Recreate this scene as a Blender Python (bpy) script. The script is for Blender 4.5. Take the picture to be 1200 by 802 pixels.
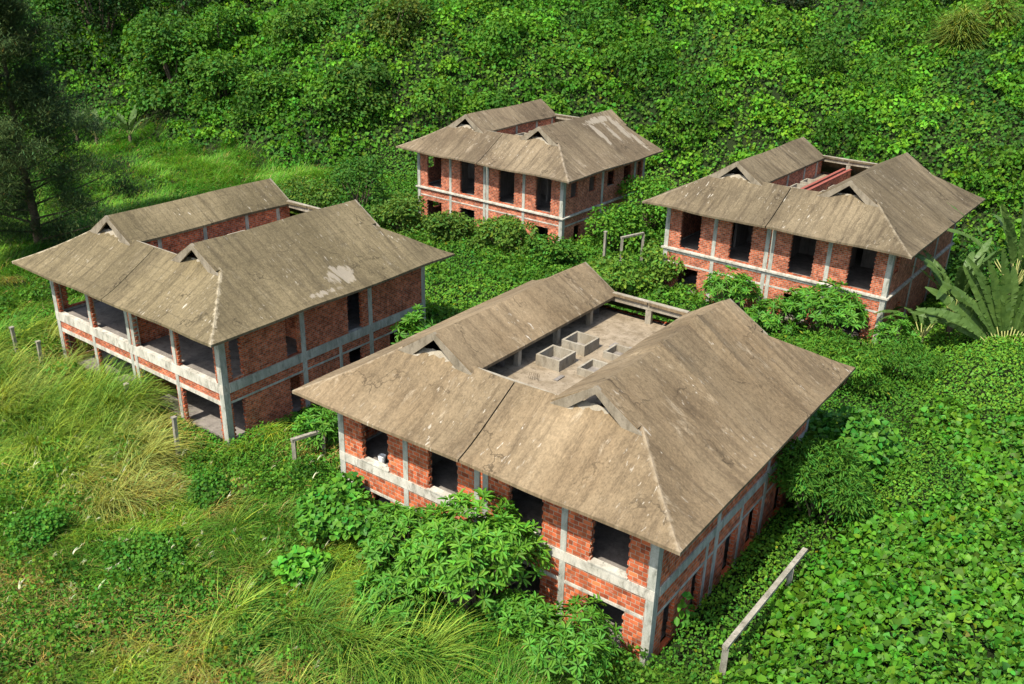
import bpy, bmesh, math
import numpy as np
from mathutils import Matrix, Vector

rng = np.random.default_rng(7)
R_ = math.radians

# ------------------------------------------------------------------ camera numbers (drone shot)
CAMZ = 24.15
FPX, PITCH, ROLL = 1083.13, R_(23.878), R_(-1.421)
_fw = np.array([0, math.cos(PITCH), -math.sin(PITCH)])
_up = np.array([0, math.sin(PITCH), math.cos(PITCH)])
CR = math.cos(ROLL)*np.array([1., 0, 0]) - math.sin(ROLL)*_up
CU = math.sin(ROLL)*np.array([1., 0, 0]) + math.cos(ROLL)*_up

# ------------------------------------------------------------------ noise helpers
def _hash(ix, iy, seed):
    h = (ix.astype(np.int64)*374761393 + iy.astype(np.int64)*668265263 + seed*1442695041) & 0x7fffffff
    h = ((h ^ (h >> 13))*1274126177) & 0x7fffffff
    h = (h ^ (h >> 16)) & 0xffffff
    return h/float(0xffffff)
def vnoise(x, y, s, seed=0):
    x = np.asarray(x, float)/s; y = np.asarray(y, float)/s
    ix = np.floor(x); iy = np.floor(y); fx = x-ix; fy = y-iy
    fx = fx*fx*fx*(fx*(fx*6-15)+10); fy = fy*fy*fy*(fy*(fy*6-15)+10)
    a = _hash(ix, iy, seed); b = _hash(ix+1, iy, seed); c = _hash(ix, iy+1, seed); d = _hash(ix+1, iy+1, seed)
    return (a+(b-a)*fx)*(1-fy)+(c+(d-c)*fx)*fy
def billow(x, y, s, seed=0):
    # rotate so that the lattice never lines up with the view
    xr = 0.8*x+0.6*y; yr = -0.6*x+0.8*y
    return 1-np.abs(2*vnoise(xr, yr, s, seed)-1)
def fbm(x, y, s, seed=0, o=3):
    t = 0; a = 1; w = 0
    for k in range(o):
        t = t+a*vnoise(x+17.3*k, y-9.1*k, s/2**k, seed+k); w += a; a *= .5
    return t/w
def cells(x, y, s, seed=0):
    # rounded bumps with sharp creases between them (vine covered heaps)
    x = np.asarray(x, float)/s; y = np.asarray(y, float)/s
    ix = np.floor(x); iy = np.floor(y); best = np.full(x.shape, 9.)
    for dx in (-1, 0, 1):
        for dy in (-1, 0, 1):
            cx = ix+dx; cy = iy+dy
            px = cx+_hash(cx, cy, seed); py = cy+_hash(cx, cy, seed+5)
            r = .75+.6*_hash(cx, cy, seed+9)
            best = np.minimum(best, ((x-px)**2+(y-py)**2)/r**2)
    return np.sqrt(np.clip(1-best/1.6, 0, 1))
def sstep(a, b, x):
    t = np.clip((x-a)/(b-a), 0, 1); return t*t*(3-2*t)

# ------------------------------------------------------------------ houses: place, eave height, yaw
HOUSES = {
 'front': dict(x=-9.16, y=34.47, eave=6.28, yaw=-35.7),
 'left':  dict(x=-28.39, y=49.35, eave=6.36, yaw=-36.2),
 'back':  dict(x=-10.42, y=79.58, eave=6.92, yaw=-36.8),
 'right': dict(x=8.69, y=62.0, eave=7.39, yaw=-37.4),
}
def hloc(h, x, y):
    q = HOUSES[h]; a = R_(q['yaw']); c, s = math.cos(a), math.sin(a)
    dx = x-q['x']; dy = y-q['y']
    return c*dx+s*dy, -s*dx+c*dy
def hworld(h, u, v, z=0.):
    q = HOUSES[h]; a = R_(q['yaw']); c, s = math.cos(a), math.sin(a)
    return q['x']+c*u-s*v, q['y']+s*u+c*v, q['eave']+z
HD = {'front': 17.5, 'left': 17.45, 'back': 14.7, 'right': 17.54}
def wall_dist(x, y):
    """distance outside the walls of the nearest house (negative inside)"""
    best = np.full(np.shape(x), 99.)
    for h in HOUSES:
        u, v = hloc(h, x, y)
        dx = np.abs(u-9)-7.75; dy = np.abs(v-HD[h]/2)-(HD[h]/2-1.25)
        d = np.where((dx > 0) & (dy > 0), np.hypot(np.maximum(dx, 0), np.maximum(dy, 0)), np.maximum(dx, dy))
        best = np.minimum(best, d)
    return best

# ------------------------------------------------------------------ terrain
FOOT = [(-160, 125), (-75, 120), (-44, 113), (-24, 98), (-10, 97), (8, 97), (22, 88), (33, 77), (42, 62), (50, 45), (60, 20), (80, -40)]
def foot_dist(x, y):
    x = np.asarray(x, float); y = np.asarray(y, float)
    best = np.full(x.shape, 1e9); sg = np.zeros(x.shape)
    for (x0, y0), (x1, y1) in zip(FOOT[:-1], FOOT[1:]):
        dx, dy = x1-x0, y1-y0; L = dx*dx+dy*dy
        t = np.clip(((x-x0)*dx+(y-y0)*dy)/L, 0, 1)
        d = np.hypot(x-x0-t*dx, y-y0-t*dy)
        side = dx*(y-y0)-dy*(x-x0)
        m = d < best; best = np.where(m, d, best); sg = np.where(m, side, sg)
    return np.where(sg > 0, best, -best)
def terrain(x, y):
    x = np.asarray(x, float); y = np.asarray(y, float)
    t = 1.1*sstep(0, 1, (y+.8*x-45)/30) - .5*np.exp(-((x-0)**2+(y-85)**2)/14**2)
    t = t*sstep(-60, -25, x+0*y)
    fd = foot_dist(x, y)
    up = np.maximum(fd+4, 0)
    hill = .55*(np.sqrt(up*up+25)-5)
    hill = 60*(1-np.exp(-hill/60))
    w = sstep(0, 5, wall_dist(x, y))
    rough = (fbm(x, y, 7, 3)-.5)*.7 + (fbm(x, y, 26, 8)-.5)*2.2*sstep(0, 30, fd)
    # the field right of the front house climbs a little away from it
    u, v = hloc('front', x, y)
    side = 1.3*sstep(19.5, 30, u)*sstep(-14, 2, v)*(1-sstep(-5, 5, fd))
    return t+hill+rough*w+side

def veg(x, y):
    """height of the closed plant cover above the soil"""
    fd = foot_dist(x, y); wd = wall_dist(x, y)
    u, v = hloc('front', x, y)
    hillw = sstep(-6, 8, fd)
    right = sstep(18.5, 21.5, u)*(1-hillw)
    flat = .35+.25*billow(x, y, 3.1, 11)+.4*cells(x, y, 1.6, 12)
    rr = .45+1.1*cells(x, y, 3.6, 31)*(.3+vnoise(x, y, 8, 32))+.6*cells(x, y, 1.5, 33)+.25*cells(x, y, .8, 34)
    hh = .6+4.2*cells(x, y, 9.5, 21)*(.25+fbm(x, y, 17, 24))+2.0*cells(x, y, 4.1, 22)*(.3+vnoise(x, y, 11, 25))+1.0*cells(x, y, 1.9, 23)+.45*cells(x, y, .95, 26)
    g = flat*(1-hillw)*(1-right)+rr*right*(1-hillw)+hh*hillw
    strip = sstep(16.6, 17.4, u)*(1-sstep(18.2, 20.5, u))*sstep(-3, 2, v)*(1-sstep(17, 20, v))
    corner = np.exp(-((u-17.5)/3.5)**2-((v+1.0)/3.0)**2)
    ul, vl = hloc('left', x, y)
    corner = np.maximum(corner, np.exp(-((ul-14)/5.)**2-((vl+.5)/2.6)**2))
    return (g*(.6+.4*sstep(.1, 1.6, wd))+.75*strip)*(1-.75*corner)
Q = 1.0
EXPO = 0.80

# ------------------------------------------------------------------ scene basics
for o in list(bpy.data.objects): bpy.data.objects.remove(o)
SC = bpy.context.scene
COL = SC.collection
def tag(o, label=None, cat=None, group=None, kind=None):
    if label: o['label'] = label
    if cat: o['category'] = cat
    if group: o['group'] = group
    if kind: o['kind'] = kind
    return o
def empty(name, loc=(0, 0, 0), rz=0.):
    o = bpy.data.objects.new(name, None); COL.objects.link(o)
    o.location = loc; o.rotation_euler = (0, 0, rz); o.empty_display_size = .5
    return o
def link(name, me, parent=None, mat=None):
    o = bpy.data.objects.new(name, me); COL.objects.link(o)
    if parent is not None: o.parent = parent
    if mat is not None and len(me.materials) == 0: me.materials.append(mat)
    return o
def copy_tree(o, parent=None):
    c = o.copy(); COL.objects.link(c)
    if parent is not None: c.parent = parent
    for ch in list(o.children): copy_tree(ch, c)
    return c

class MB:
    """collects quads/polys and builds one mesh"""
    def __init__(s): s.v = []; s.f = []
    def poly(s, pts):
        n = len(s.v); s.v += [tuple(map(float, p)) for p in pts]; s.f.append(tuple(range(n, n+len(pts))))
    def box(s, x0, x1, y0, y1, z0, z1):
        n = len(s.v)
        s.v += [(x0, y0, z0), (x1, y0, z0), (x1, y1, z0), (x0, y1, z0), (x0, y0, z1), (x1, y0, z1), (x1, y1, z1), (x0, y1, z1)]
        for q in ((0, 3, 2, 1), (4, 5, 6, 7), (0, 1, 5, 4), (1, 2, 6, 5), (2, 3, 7, 6), (3, 0, 4, 7)):
            s.f.append(tuple(n+k for k in q))
    def beam(s, a, b, w, h, up=(0, 0, 1)):
        a = Vector(a); b = Vector(b); d = (b-a).normalized(); up = Vector(up)
        sx = d.cross(up).normalized(); sy = sx.cross(d).normalized(); n = len(s.v)
        for p in (a, b):
            for i, j in ((-1, -1), (1, -1), (1, 1), (-1, 1)):
                s.v.append(tuple(p+sx*(i*w/2)+sy*(j*h/2)))
        for q in ((0, 3, 2, 1), (4, 5, 6, 7), (0, 1, 5, 4), (1, 2, 6, 5), (2, 3, 7, 6), (3, 0, 4, 7)):
            s.f.append(tuple(n+k for k in q))
    def tube(s, pts, rads, k=6):
        pts = [Vector(p) for p in pts]; rings = []
        for i, p in enumerate(pts):
            d = (pts[min(i+1, len(pts)-1)]-pts[max(i-1, 0)]).normalized()
            a = d.cross(Vector((.3, .9, .1))); a.normalize(); b = d.cross(a)
            n = len(s.v)
            for j in range(k):
                t = 2*math.pi*j/k; s.v.append(tuple(p+(a*math.cos(t)+b*math.sin(t))*rads[i]))
            rings.append(n)
        for i in range(len(rings)-1):
            for j in range(k):
                a, b = rings[i], rings[i+1]; j2 = (j+1) % k
                s.f.append((a+j, a+j2, b+j2, b+j))
        s.f.append(tuple(rings[-1]+j for j in range(k)))
    def sheet(s, grid, thick=None):
        """grid[i][j] of points; optional downward thickness -> closed slab"""
        ni, nj = len(grid), len(grid[0]); n = len(s.v)
        for r in grid:
            for p in r: s.v.append(tuple(map(float, p)))
        for i in range(ni-1):
            for j in range(nj-1):
                s.f.append((n+i*nj+j, n+(i+1)*nj+j, n+(i+1)*nj+j+1, n+i*nj+j+1))
        if thick:
            m = len(s.v)
            for r in grid:
                for p in r: s.v.append((float(p[0]), float(p[1]), float(p[2])-thick))
            for i in range(ni-1):
                for j in range(nj-1):
                    s.f.append((m+i*nj+j, m+i*nj+j+1, m+(i+1)*nj+j+1, m+(i+1)*nj+j))
            edge = [(0, j) for j in range(nj)]+[(i, nj-1) for i in range(1, ni)]+[(ni-1, j) for j in range(nj-2, -1, -1)]+[(i, 0) for i in range(ni-2, 0, -1)]
            for a, b in zip(edge, edge[1:]+edge[:1]):
                A = a[0]*nj+a[1]; B = b[0]*nj+b[1]
                s.f.append((n+A, n+B, m+B, m+A))
    def build(s, name, mat=None, parent=None, smooth=False):
        me = bpy.data.meshes.new(name); me.from_pydata(s.v, [], s.f)
        bm = bmesh.new(); bm.from_mesh(me); bmesh.ops.recalc_face_normals(bm, faces=bm.faces); bm.to_mesh(me); bm.free()
        if smooth: me.polygons.foreach_set('use_smooth', [True]*len(me.polygons))
        me.update()
        return link(name, me, parent, mat)

# ------------------------------------------------------------------ materials
class NT:
    def __init__(s, name):
        s.m = bpy.data.materials.new(name); s.m.use_nodes = True; s.t = s.m.node_tree; s.t.nodes.clear()
        s.out = s.n('ShaderNodeOutputMaterial')
    def n(s, typ, **kw):
        o = s.t.nodes.new(typ)
        for k, v in kw.items():
            if hasattr(o, k): setattr(o, k, v)
        return o
    def set(s, sock, v):
        if hasattr(v, 'outputs'): s.t.links.new(v.outputs[0], sock)
        elif hasattr(v, 'is_output'): s.t.links.new(v, sock)
        else: sock.default_value = v
    def math(s, op, a, b=0., c=None):
        o = s.n('ShaderNodeMath', operation=op); s.set(o.inputs[0], a); s.set(o.inputs[1], b)
        if c is not None: s.set(o.inputs[2], c)
        return o
    def noise(s, vec, scale, detail=4, rough=.55, dist=0.):
        o = s.n('ShaderNodeTexNoise'); s.set(o.inputs['Vector'], vec); o.inputs['Scale'].default_value = scale
        o.inputs['Detail'].default_value = detail; o.inputs['Roughness'].default_value = rough; o.inputs['Distortion'].default_value = dist
        return o.outputs['Fac']
    def ramp(s, fac, a, b, c0=(0, 0, 0, 1), c1=(1, 1, 1, 1)):
        o = s.n('ShaderNodeValToRGB'); s.set(o.inputs[0], fac)
        o.color_ramp.elements[0].position = a; o.color_ramp.elements[1].position = b
        o.color_ramp.elements[0].color = c0; o.color_ramp.elements[1].color = c1
        return o.outputs[0]
    def mix(s, fac, a, b, typ='MIX'):
        o = s.n('ShaderNodeMix', data_type='RGBA', blend_type=typ)
        s.set(o.inputs[0], fac)
        for k, v in ((6, a), (7, b)):
            if isinstance(v, tuple) and len(v) == 3: v = v+(1,)
            s.set(o.inputs[k], v)
        return o.outputs[2]
    def bsdf(s, col, rough=.85, bump=None, bstr=.4, bdist=.03, spec=.3):
        b = s.n('ShaderNodeBsdfPrincipled'); s.set(b.inputs['Base Color'], col if not (isinstance(col, tuple) and len(col) == 3) else col+(1,))
        s.set(b.inputs['Roughness'], rough); b.inputs['Specular IOR Level'].default_value = spec
        if bump is not None:
            u = s.n('ShaderNodeBump'); s.set(u.inputs['Height'], bump); u.inputs['Strength'].default_value = bstr; u.inputs['Distance'].default_value = bdist
            s.t.links.new(u.outputs[0], b.inputs['Normal'])
        s.t.links.new(b.outputs[0], s.out.inputs[0])
        return b
def facade_vec(q):
    """object coordinates laid on the wall: (along, height)"""
    tc = q.n('ShaderNodeTexCoord'); sp = q.n('ShaderNodeSeparateXYZ'); q.set(sp.inputs[0], tc.outputs['Object'])
    sn = q.n('ShaderNodeSeparateXYZ'); q.set(sn.inputs[0], tc.outputs['Normal'])
    f = q.math('GREATER_THAN', q.math('ABSOLUTE', sn.outputs[0]), q.math('ABSOLUTE', sn.outputs[1]))
    along = q.n('ShaderNodeMix'); q.set(along.inputs[0], f); q.set(along.inputs[2], sp.outputs[0]); q.set(along.inputs[3], sp.outputs[1])
    return tc, sp, sn, f, along.outputs[0]
def mat_brick(name, bw=.36, bh=.185, c1=(.56, .185, .085), c2=(.36, .088, .045), mort=(.46, .37, .29), grime=.5, seed=0.):
    q = NT(name); tc, sp, sn, f, al = facade_vec(q)
    cv = q.n('ShaderNodeCombineXYZ'); q.set(cv.inputs[0], q.math('ADD', al, seed)); q.set(cv.inputs[1], sp.outputs[2])
    # rows are never quite straight
    wob = q.noise(tc.outputs['Object'], 1.7, 2); wv = q.n('ShaderNodeVectorMath', operation='MULTIPLY_ADD')
    q.set(wv.inputs[0], wob); wv.inputs[1].default_value = (.05, .05, 0); q.set(wv.inputs[2], cv)
    br = q.n('ShaderNodeTexBrick'); q.set(br.inputs['Vector'], wv)
    for k, v in (('Color1', c1+(1,)), ('Color2', c2+(1,)), ('Mortar', mort+(1,)), ('Scale', 1.), ('Mortar Size', .018), ('Mortar Smooth', .3), ('Bias', -.1), ('Brick Width', bw), ('Row Height', bh)):
        br.inputs[k].default_value = v
    # per-brick tone: coarse noise sampled on snapped cells
    sn2 = q.n('ShaderNodeVectorMath', operation='SNAP'); q.set(sn2.inputs[0], wv); sn2.inputs[1].default_value = (bw*.5, bh, 1)
    wn = q.n('ShaderNodeTexWhiteNoise', noise_dimensions='3D'); q.set(wn.inputs[0], sn2)
    tone = q.ramp(wn.outputs[0], 0., 1., (.5, .5, .5, 1), (1.35, 1.3, 1.25, 1))
    c = q.mix(.85, br.outputs['Color'], tone, 'MULTIPLY')
    patch = q.ramp(q.noise(tc.outputs['Object'], .9, 5, .6), .38, .68, (.62, .58, .55, 1), (1.1, 1.05, 1.0, 1))
    c = q.mix(grime, c, patch, 'MULTIPLY')
    smear = q.ramp(q.noise(tc.outputs['Object'], 3.1, 6, .7, .6), .60, .70)
    c = q.mix(q.math('MULTIPLY', smear, .55), c, (.42, .33, .27))
    dirt = q.ramp(q.noise(tc.outputs['Object'], 5.5, 5, .7), .60, .78)
    c = q.mix(q.math('MULTIPLY', dirt, .6), c, (.07, .05, .035))
    hgt = q.math('ADD', q.math('MULTIPLY', br.outputs['Fac'], -1.), q.math('MULTIPLY', q.noise(tc.outputs['Object'], 22, 3), .6))
    q.bsdf(c, .9, hgt, .8, .03, .15)
    return q.m
def mat_concrete(name, base=(.33, .32, .27), dark=(.10, .10, .08), pale=(.55, .53, .47), stain=.5, moss=.0):
    q = NT(name); tc = q.n('ShaderNodeTexCoord'); ob = tc.outputs['Object']
    mp = q.n('ShaderNodeMapping'); q.set(mp.inputs[0], ob); mp.inputs['Scale'].default_value = (1, 1, .35)
    n1 = q.noise(mp.outputs[0], 1.6, 6, .65, .3)
    c = q.mix(q.ramp(n1, .35, .62), base, pale)
    n2 = q.ramp(q.noise(mp.outputs[0], 4.5, 7, .7, .4), .50, .72)
    c = q.mix(q.math('MULTIPLY', n2, stain), c, dark)
    n3 = q.ramp(q.noise(ob, 24, 4, .6), .3, .8, (.8, .8, .8, 1), (1.12, 1.12, 1.12, 1))
    c = q.mix(1., c, n3, 'MULTIPLY')
    if moss: c = q.mix(q.math('MULTIPLY', q.ramp(q.noise(ob, 2.3, 5, .6), .5, .7), moss), c, (.07, .085, .03))
    q.bsdf(c, .92, q.noise(ob, 30, 5, .7), .5, .02, .2)
    return q.m
def mat_roof(name, base, warm, dark, pale, seed=0., streak=1., palew=.6, boards=0., peel=None, hip=.5):
    """weathered concrete roof slab; streaks run down the slope, faint board marks across"""
    q = NT(name); tc, sp, sn, f, al = facade_vec(q)
    # f=1: side slopes (run along x) ; f=0: front/back slopes (run along y)
    run = q.n('ShaderNodeMix'); q.set(run.inputs[0], f); q.set(run.inputs[2], sp.outputs[1]); q.set(run.inputs[3], sp.outputs[0])
    cv = q.n('ShaderNodeCombineXYZ'); q.set(cv.inputs[0], q.math('ADD', al, seed)); q.set(cv.inputs[1], run.outputs[0]); cv.inputs[2].default_value = seed
    def sc(a, b):
        m = q.n('ShaderNodeMapping'); q.set(m.inputs[0], cv); m.inputs['Scale'].default_value = (a, b, 1); return m.outputs[0]
    big = q.noise(sc(.32, .22), 1, 5, .6, .4)
    c = q.mix(q.ramp(big, .36, .64), base, warm)
    big2 = q.noise(tc.outputs['Object'], .16, 3, .5, .3)
    c = q.mix(.9, c, q.ramp(big2, .35, .65, (.74, .72, .68, 1), (1.22, 1.18, 1.12, 1)), 'MULTIPLY')
    st = q.noise(sc(2.6, .28), 1, 6, .68, .5)
    c = q.mix(q.math('MULTIPLY', q.ramp(st, .48, .70), .75*streak), c, dark)
    st2 = q.noise(sc(1.1, .16), 1.3, 5, .6, .3)
    c = q.mix(q.math('MULTIPLY', q.ramp(st2, .54, .72), .6*streak), c, dark)
    blot = q.noise(sc(1.2, 1.0), 1.6, 7, .72, .8)
    c = q.mix(q.math('MULTIPLY', q.ramp(blot, .56, .74), .38), c, tuple(.55*x for x in dark))
    pl = q.noise(sc(1.5, .55), 1.1, 7, .7, .6)
    c = q.mix(q.math('MULTIPLY', q.ramp(pl, .58, .70), palew), c, pale)
    # flecks: little bright scabs stretched down the slope
    fl = q.noise(sc(7, 2.2), 1, 3, .6, .2); area = q.ramp(q.noise(sc(.35, .3), 1, 3), .48, .62)
    c = q.mix(q.math('MULTIPLY', q.math('MULTIPLY', q.ramp(fl, .63, .69), area), .8), c, (.46, .42, .35))
    pk = q.noise(sc(5, 4), 1.5, 6, .75, .3)
    c = q.mix(q.math('MULTIPLY', q.ramp(pk, .60, .70), .5), c, tuple(.4*x for x in dark))
    # hairline cracks
    vo = q.n('ShaderNodeTexVoronoi', feature='DISTANCE_TO_EDGE'); dv = q.n('ShaderNodeVectorMath', operation='MULTIPLY_ADD')
    nz = q.n('ShaderNodeTexNoise'); q.set(nz.inputs['Vector'], tc.outputs['Object']); nz.inputs['Scale'].default_value = 1.6; nz.inputs['Detail'].default_value = 5
    q.set(dv.inputs[0], nz.outputs['Color']); dv.inputs[1].default_value = (1.6, 1.6, 1.6); q.set(dv.inputs[2], tc.outputs['Object'])
    q.set(vo.inputs['Vector'], dv); vo.inputs['Scale'].default_value = .24
    ck = q.math('MULTIPLY', q.ramp(vo.outputs['Distance'], .004, .012, (1, 1, 1, 1), (0, 0, 0, 1)), q.ramp(q.noise(sc(.5, .5), 1, 3), .45, .6))
    c = q.mix(q.math('MULTIPLY', ck, .6), c, tuple(.35*x for x in dark))
    fine = q.noise(sc(14, 9), 1, 5, .7)
    c = q.mix(.7, c, q.ramp(fine, .28, .76, (.50, .50, .50, 1), (1.42, 1.40, 1.36, 1)), 'MULTIPLY')
    mott = q.noise(sc(4.2, 3.0), 1, 6, .75, .5)
    c = q.mix(.6, c, q.ramp(mott, .32, .68, (.66, .65, .62, 1), (1.28, 1.27, 1.25, 1)), 'MULTIPLY')
    ax = q.math('SUBTRACT', 9., q.math('ABSOLUTE', q.math('SUBTRACT', sp.outputs[0], 9.)))
    hd = q.math('ADD', q.math('ABSOLUTE', q.math('SUBTRACT', ax, sp.outputs[1])), q.math('MULTIPLY', q.noise(tc.outputs['Object'], 3.5, 5, .7), .9))
    c = q.mix(q.math('MULTIPLY', q.math('MULTIPLY', q.ramp(hd, .42, .62, (1, 1, 1, 1), (0, 0, 0, 1)), q.math('LESS_THAN', sp.outputs[1], 3.45)), hip), c, pale)
    if boards:
        w = q.n('ShaderNodeTexWave', wave_type='BANDS', bands_direction='X', wave_profile='SAW'); q.set(w.inputs[0], cv); w.inputs['Scale'].default_value = boards
        w.inputs['Distortion'].default_value = 1.2; w.inputs['Detail'].default_value = 2
        bn = q.math('MULTIPLY', q.ramp(w.outputs['Fac'], .84, .97), q.ramp(q.noise(sc(.8, .8), 1, 3), .32, .52))
        c = q.mix(q.math('MULTIPLY', bn, .42), c, dark)
        w2 = q.n('ShaderNodeTexWave', wave_type='BANDS', bands_direction='Y', wave_profile='SAW'); q.set(w2.inputs[0], cv); w2.inputs['Scale'].default_value = boards*.9
        w2.inputs['Distortion'].default_value = 1.5; w2.inputs['Detail'].default_value = 2
        bn2 = q.math('MULTIPLY', q.ramp(w2.outputs['Fac'], .86, .97), q.ramp(q.noise(sc(.9, .7), 1.3, 3), .38, .55))
        c = q.mix(q.math('MULTIPLY', bn2, .32 if boards > .5 else 0.), c, dark)
    for (px, py, rx, ry, th) in (peel or []):
        # a patch where render has come off: given in roof coordinates (x, y)
        dx = q.math('DIVIDE', q.math('SUBTRACT', sp.outputs[0], px), rx); dy = q.math('DIVIDE', q.math('SUBTRACT', sp.outputs[1], py), ry)
        d2 = q.math('ADD', q.math('MULTIPLY', dx, dx), q.math('MULTIPLY', dy, dy))
        e = q.math('SUBTRACT', q.math('MULTIPLY', q.math('SUBTRACT', q.noise(sc(2.2, .8), 1, 5, .65, .6), .5), 3.2), d2)
        c = q.mix(q.math('MULTIPLY', q.ramp(q.math('ADD', e, th), .0, .22), .65), c, (.31, .27, .21))
    h = q.math('ADD', fine, q.math('MULTIPLY', blot, 1.5))
    q.bsdf(c, .93, h, .55, .035, .15)
    return q.m
def mat_leaf(name, rough=.5, trans=.25, spec=.35):
    q = NT(name); a = q.n('ShaderNodeAttribute', attribute_name='col', attribute_type='GEOMETRY')
    b = q.n('ShaderNodeBsdfPrincipled'); q.set(b.inputs['Base Color'], a.outputs['Color']); b.inputs['Roughness'].default_value = rough
    b.inputs['Specular IOR Level'].default_value = spec
    t = q.n('ShaderNodeBsdfTranslucent'); m = q.mix(1., a.outputs['Color'], (1.1, 1.0, .45), 'MULTIPLY'); q.set(t.inputs[0], m)
    mx = q.n('ShaderNodeMixShader'); mx.inputs[0].default_value = trans
    q.t.links.new(b.outputs[0], mx.inputs[1]); q.t.links.new(t.outputs[0], mx.inputs[2]); q.t.links.new(mx.outputs[0], q.out.inputs[0])
    return q.m
def mat_flat(name, col, rough=.9, var=.3, scale=3.):
    q = NT(name); tc = q.n('ShaderNodeTexCoord'); n = q.noise(tc.outputs['Object'], scale, 6, .65)
    c = q.mix(1., col, q.ramp(n, .3, .7, (1-var,)*3+(1,), (1+var,)*3+(1,)), 'MULTIPLY')
    q.bsdf(c, rough, n, .5, .03, .2)
    return q.m
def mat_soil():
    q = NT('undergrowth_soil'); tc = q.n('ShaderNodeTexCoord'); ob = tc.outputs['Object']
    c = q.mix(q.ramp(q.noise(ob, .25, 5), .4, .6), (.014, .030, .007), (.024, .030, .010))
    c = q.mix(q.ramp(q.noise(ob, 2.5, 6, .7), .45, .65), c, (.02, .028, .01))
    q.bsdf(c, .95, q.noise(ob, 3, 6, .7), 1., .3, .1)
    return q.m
M = {}
M['leaf'] = mat_leaf('leaf_green', .6, .38, .14); M['leaf_gloss'] = mat_leaf('leaf_glossy', .5, .3, .2)
M['blade'] = mat_leaf('grass_blade', .6, .32, .12); M['needle'] = mat_leaf('needle_foliage', .8, .1, .1)
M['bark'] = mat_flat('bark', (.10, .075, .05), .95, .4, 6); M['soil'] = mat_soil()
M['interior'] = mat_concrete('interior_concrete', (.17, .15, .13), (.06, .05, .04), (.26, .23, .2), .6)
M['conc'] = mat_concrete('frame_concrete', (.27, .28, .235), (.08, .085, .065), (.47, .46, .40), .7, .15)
M['band'] = mat_concrete('band_concrete', (.37, .345, .285), (.07, .065, .048), (.60, .56, .48), .85, .12)
M['court'] = mat_concrete('court_concrete', (.20, .155, .10), (.07, .052, .032), (.31, .25, .175), .8)
M['trim'] = mat_concrete('trim_concrete', (.175, .145, .10), (.06, .05, .035), (.27, .23, .17), .7)
M['lip'] = mat_concrete('sunlit_mortar', (.24, .205, .15), (.10, .08, .055), (.34, .30, .235), .5)  # pale tone of new mortar plus sunlight put into the colour
M['hatch'] = mat_concrete('kerb_concrete', (.24, .20, .14), (.07, .058, .042), (.33, .295, .23), .7)
M['post'] = mat_concrete('post_concrete', (.22, .20, .155), (.075, .065, .045), (.36, .33, .27), .8, .2)
M['red'] = mat_flat('red_brick_cap', (.24, .07, .05), .9, .3, 4)
M['white'] = mat_flat('white_plastic', (.75, .75, .72), .5, .05)
M['brick_block'] = mat_brick('hollow_block_brick', .36, .185, (.60, .160, .064), (.38, .082, .036), (.42, .32, .24))
M['brick_fine'] = mat_brick('small_red_brick', .30, .115, (.60, .15, .060), (.35, .075, .035), (.38, .28, .21), .8, 3.)
M['brick_mid'] = mat_brick('ruddy_brick', .30, .125, (.57, .165, .078), (.37, .09, .046), (.42, .33, .26), .8, 8.)

# ------------------------------------------------------------------ houses
W_ = 18.0; HT = 6.3
def wall_panels(mb, axis, pos, t, a0, a1, z0, z1, holes, r, tooth=.07, row=.19):
    """vertical wall in the plane axis=pos (thickness t inward, sign) with rectangular holes and toothed jambs"""
    A = sorted({a0, a1}|{h[0] for h in holes}|{h[1] for h in holes}); Z = sorted({z0, z1}|{h[2] for h in holes}|{h[3] for h in holes})
    A = [a for a in A if a0 <= a <= a1]; Z = [z for z in Z if z0 <= z <= z1]
    def put(x0, x1, q0, q1, dt=0.):
        lo, hi = sorted((pos, pos+t))
        if axis == 'y': mb.box(x0, x1, lo+dt, hi-dt, q0, q1)
        else: mb.box(lo+dt, hi-dt, x0, x1, q0, q1)
    for j in range(len(Z)-1):
        run = None
        for i in range(len(A)-1):
            cx, cz = (A[i]+A[i+1])/2, (Z[j]+Z[j+1])/2
            solid = not any(h[0] < cx < h[1] and h[2] < cz < h[3] for h in holes)
            if solid:
                if run is None: run = A[i]
            if (not solid or i == len(A)-2) and run is not None:
                put(run, A[i+1] if solid else A[i], Z[j], Z[j+1]); run = None
    if tooth:
        for h in holes:
            z = h[2]; k = 0
            while z < h[3]-.02:
                zt = min(z+row*.94, h[3])
                for side, sg in ((h[0], 1), (h[1], -1)):
                    if side <= a0+.01 or side >= a1-.01: continue
                    d = tooth*((k+(sg > 0)) % 2)*r.uniform(.5, 1.2)+r.uniform(0, .02)
                    x0, x1 = sorted((side, side+sg*d)); put(x0, x1, z, zt, .006+.004*(k % 3))
                z += row; k += 1

def slope_h(mb, c, n, m, thick, dz):
    """bilinear slab between four corners c[0..3] (0-1 eave, 3-2 top) with surface waviness dz(x,y)"""
    g = []
    for i in range(n+1):
        row = []
        for j in range(m+1):
            s, t = i/n, j/m
            p = [(1-s)*(1-t)*c[0][k]+s*(1-t)*c[1][k]+s*t*c[2][k]+(1-s)*t*c[3][k] for k in range(3)]
            p[2] += dz(p[0], p[1]); row.append(p)
        g.append(row)
    mb.sheet(g, thick)

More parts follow.
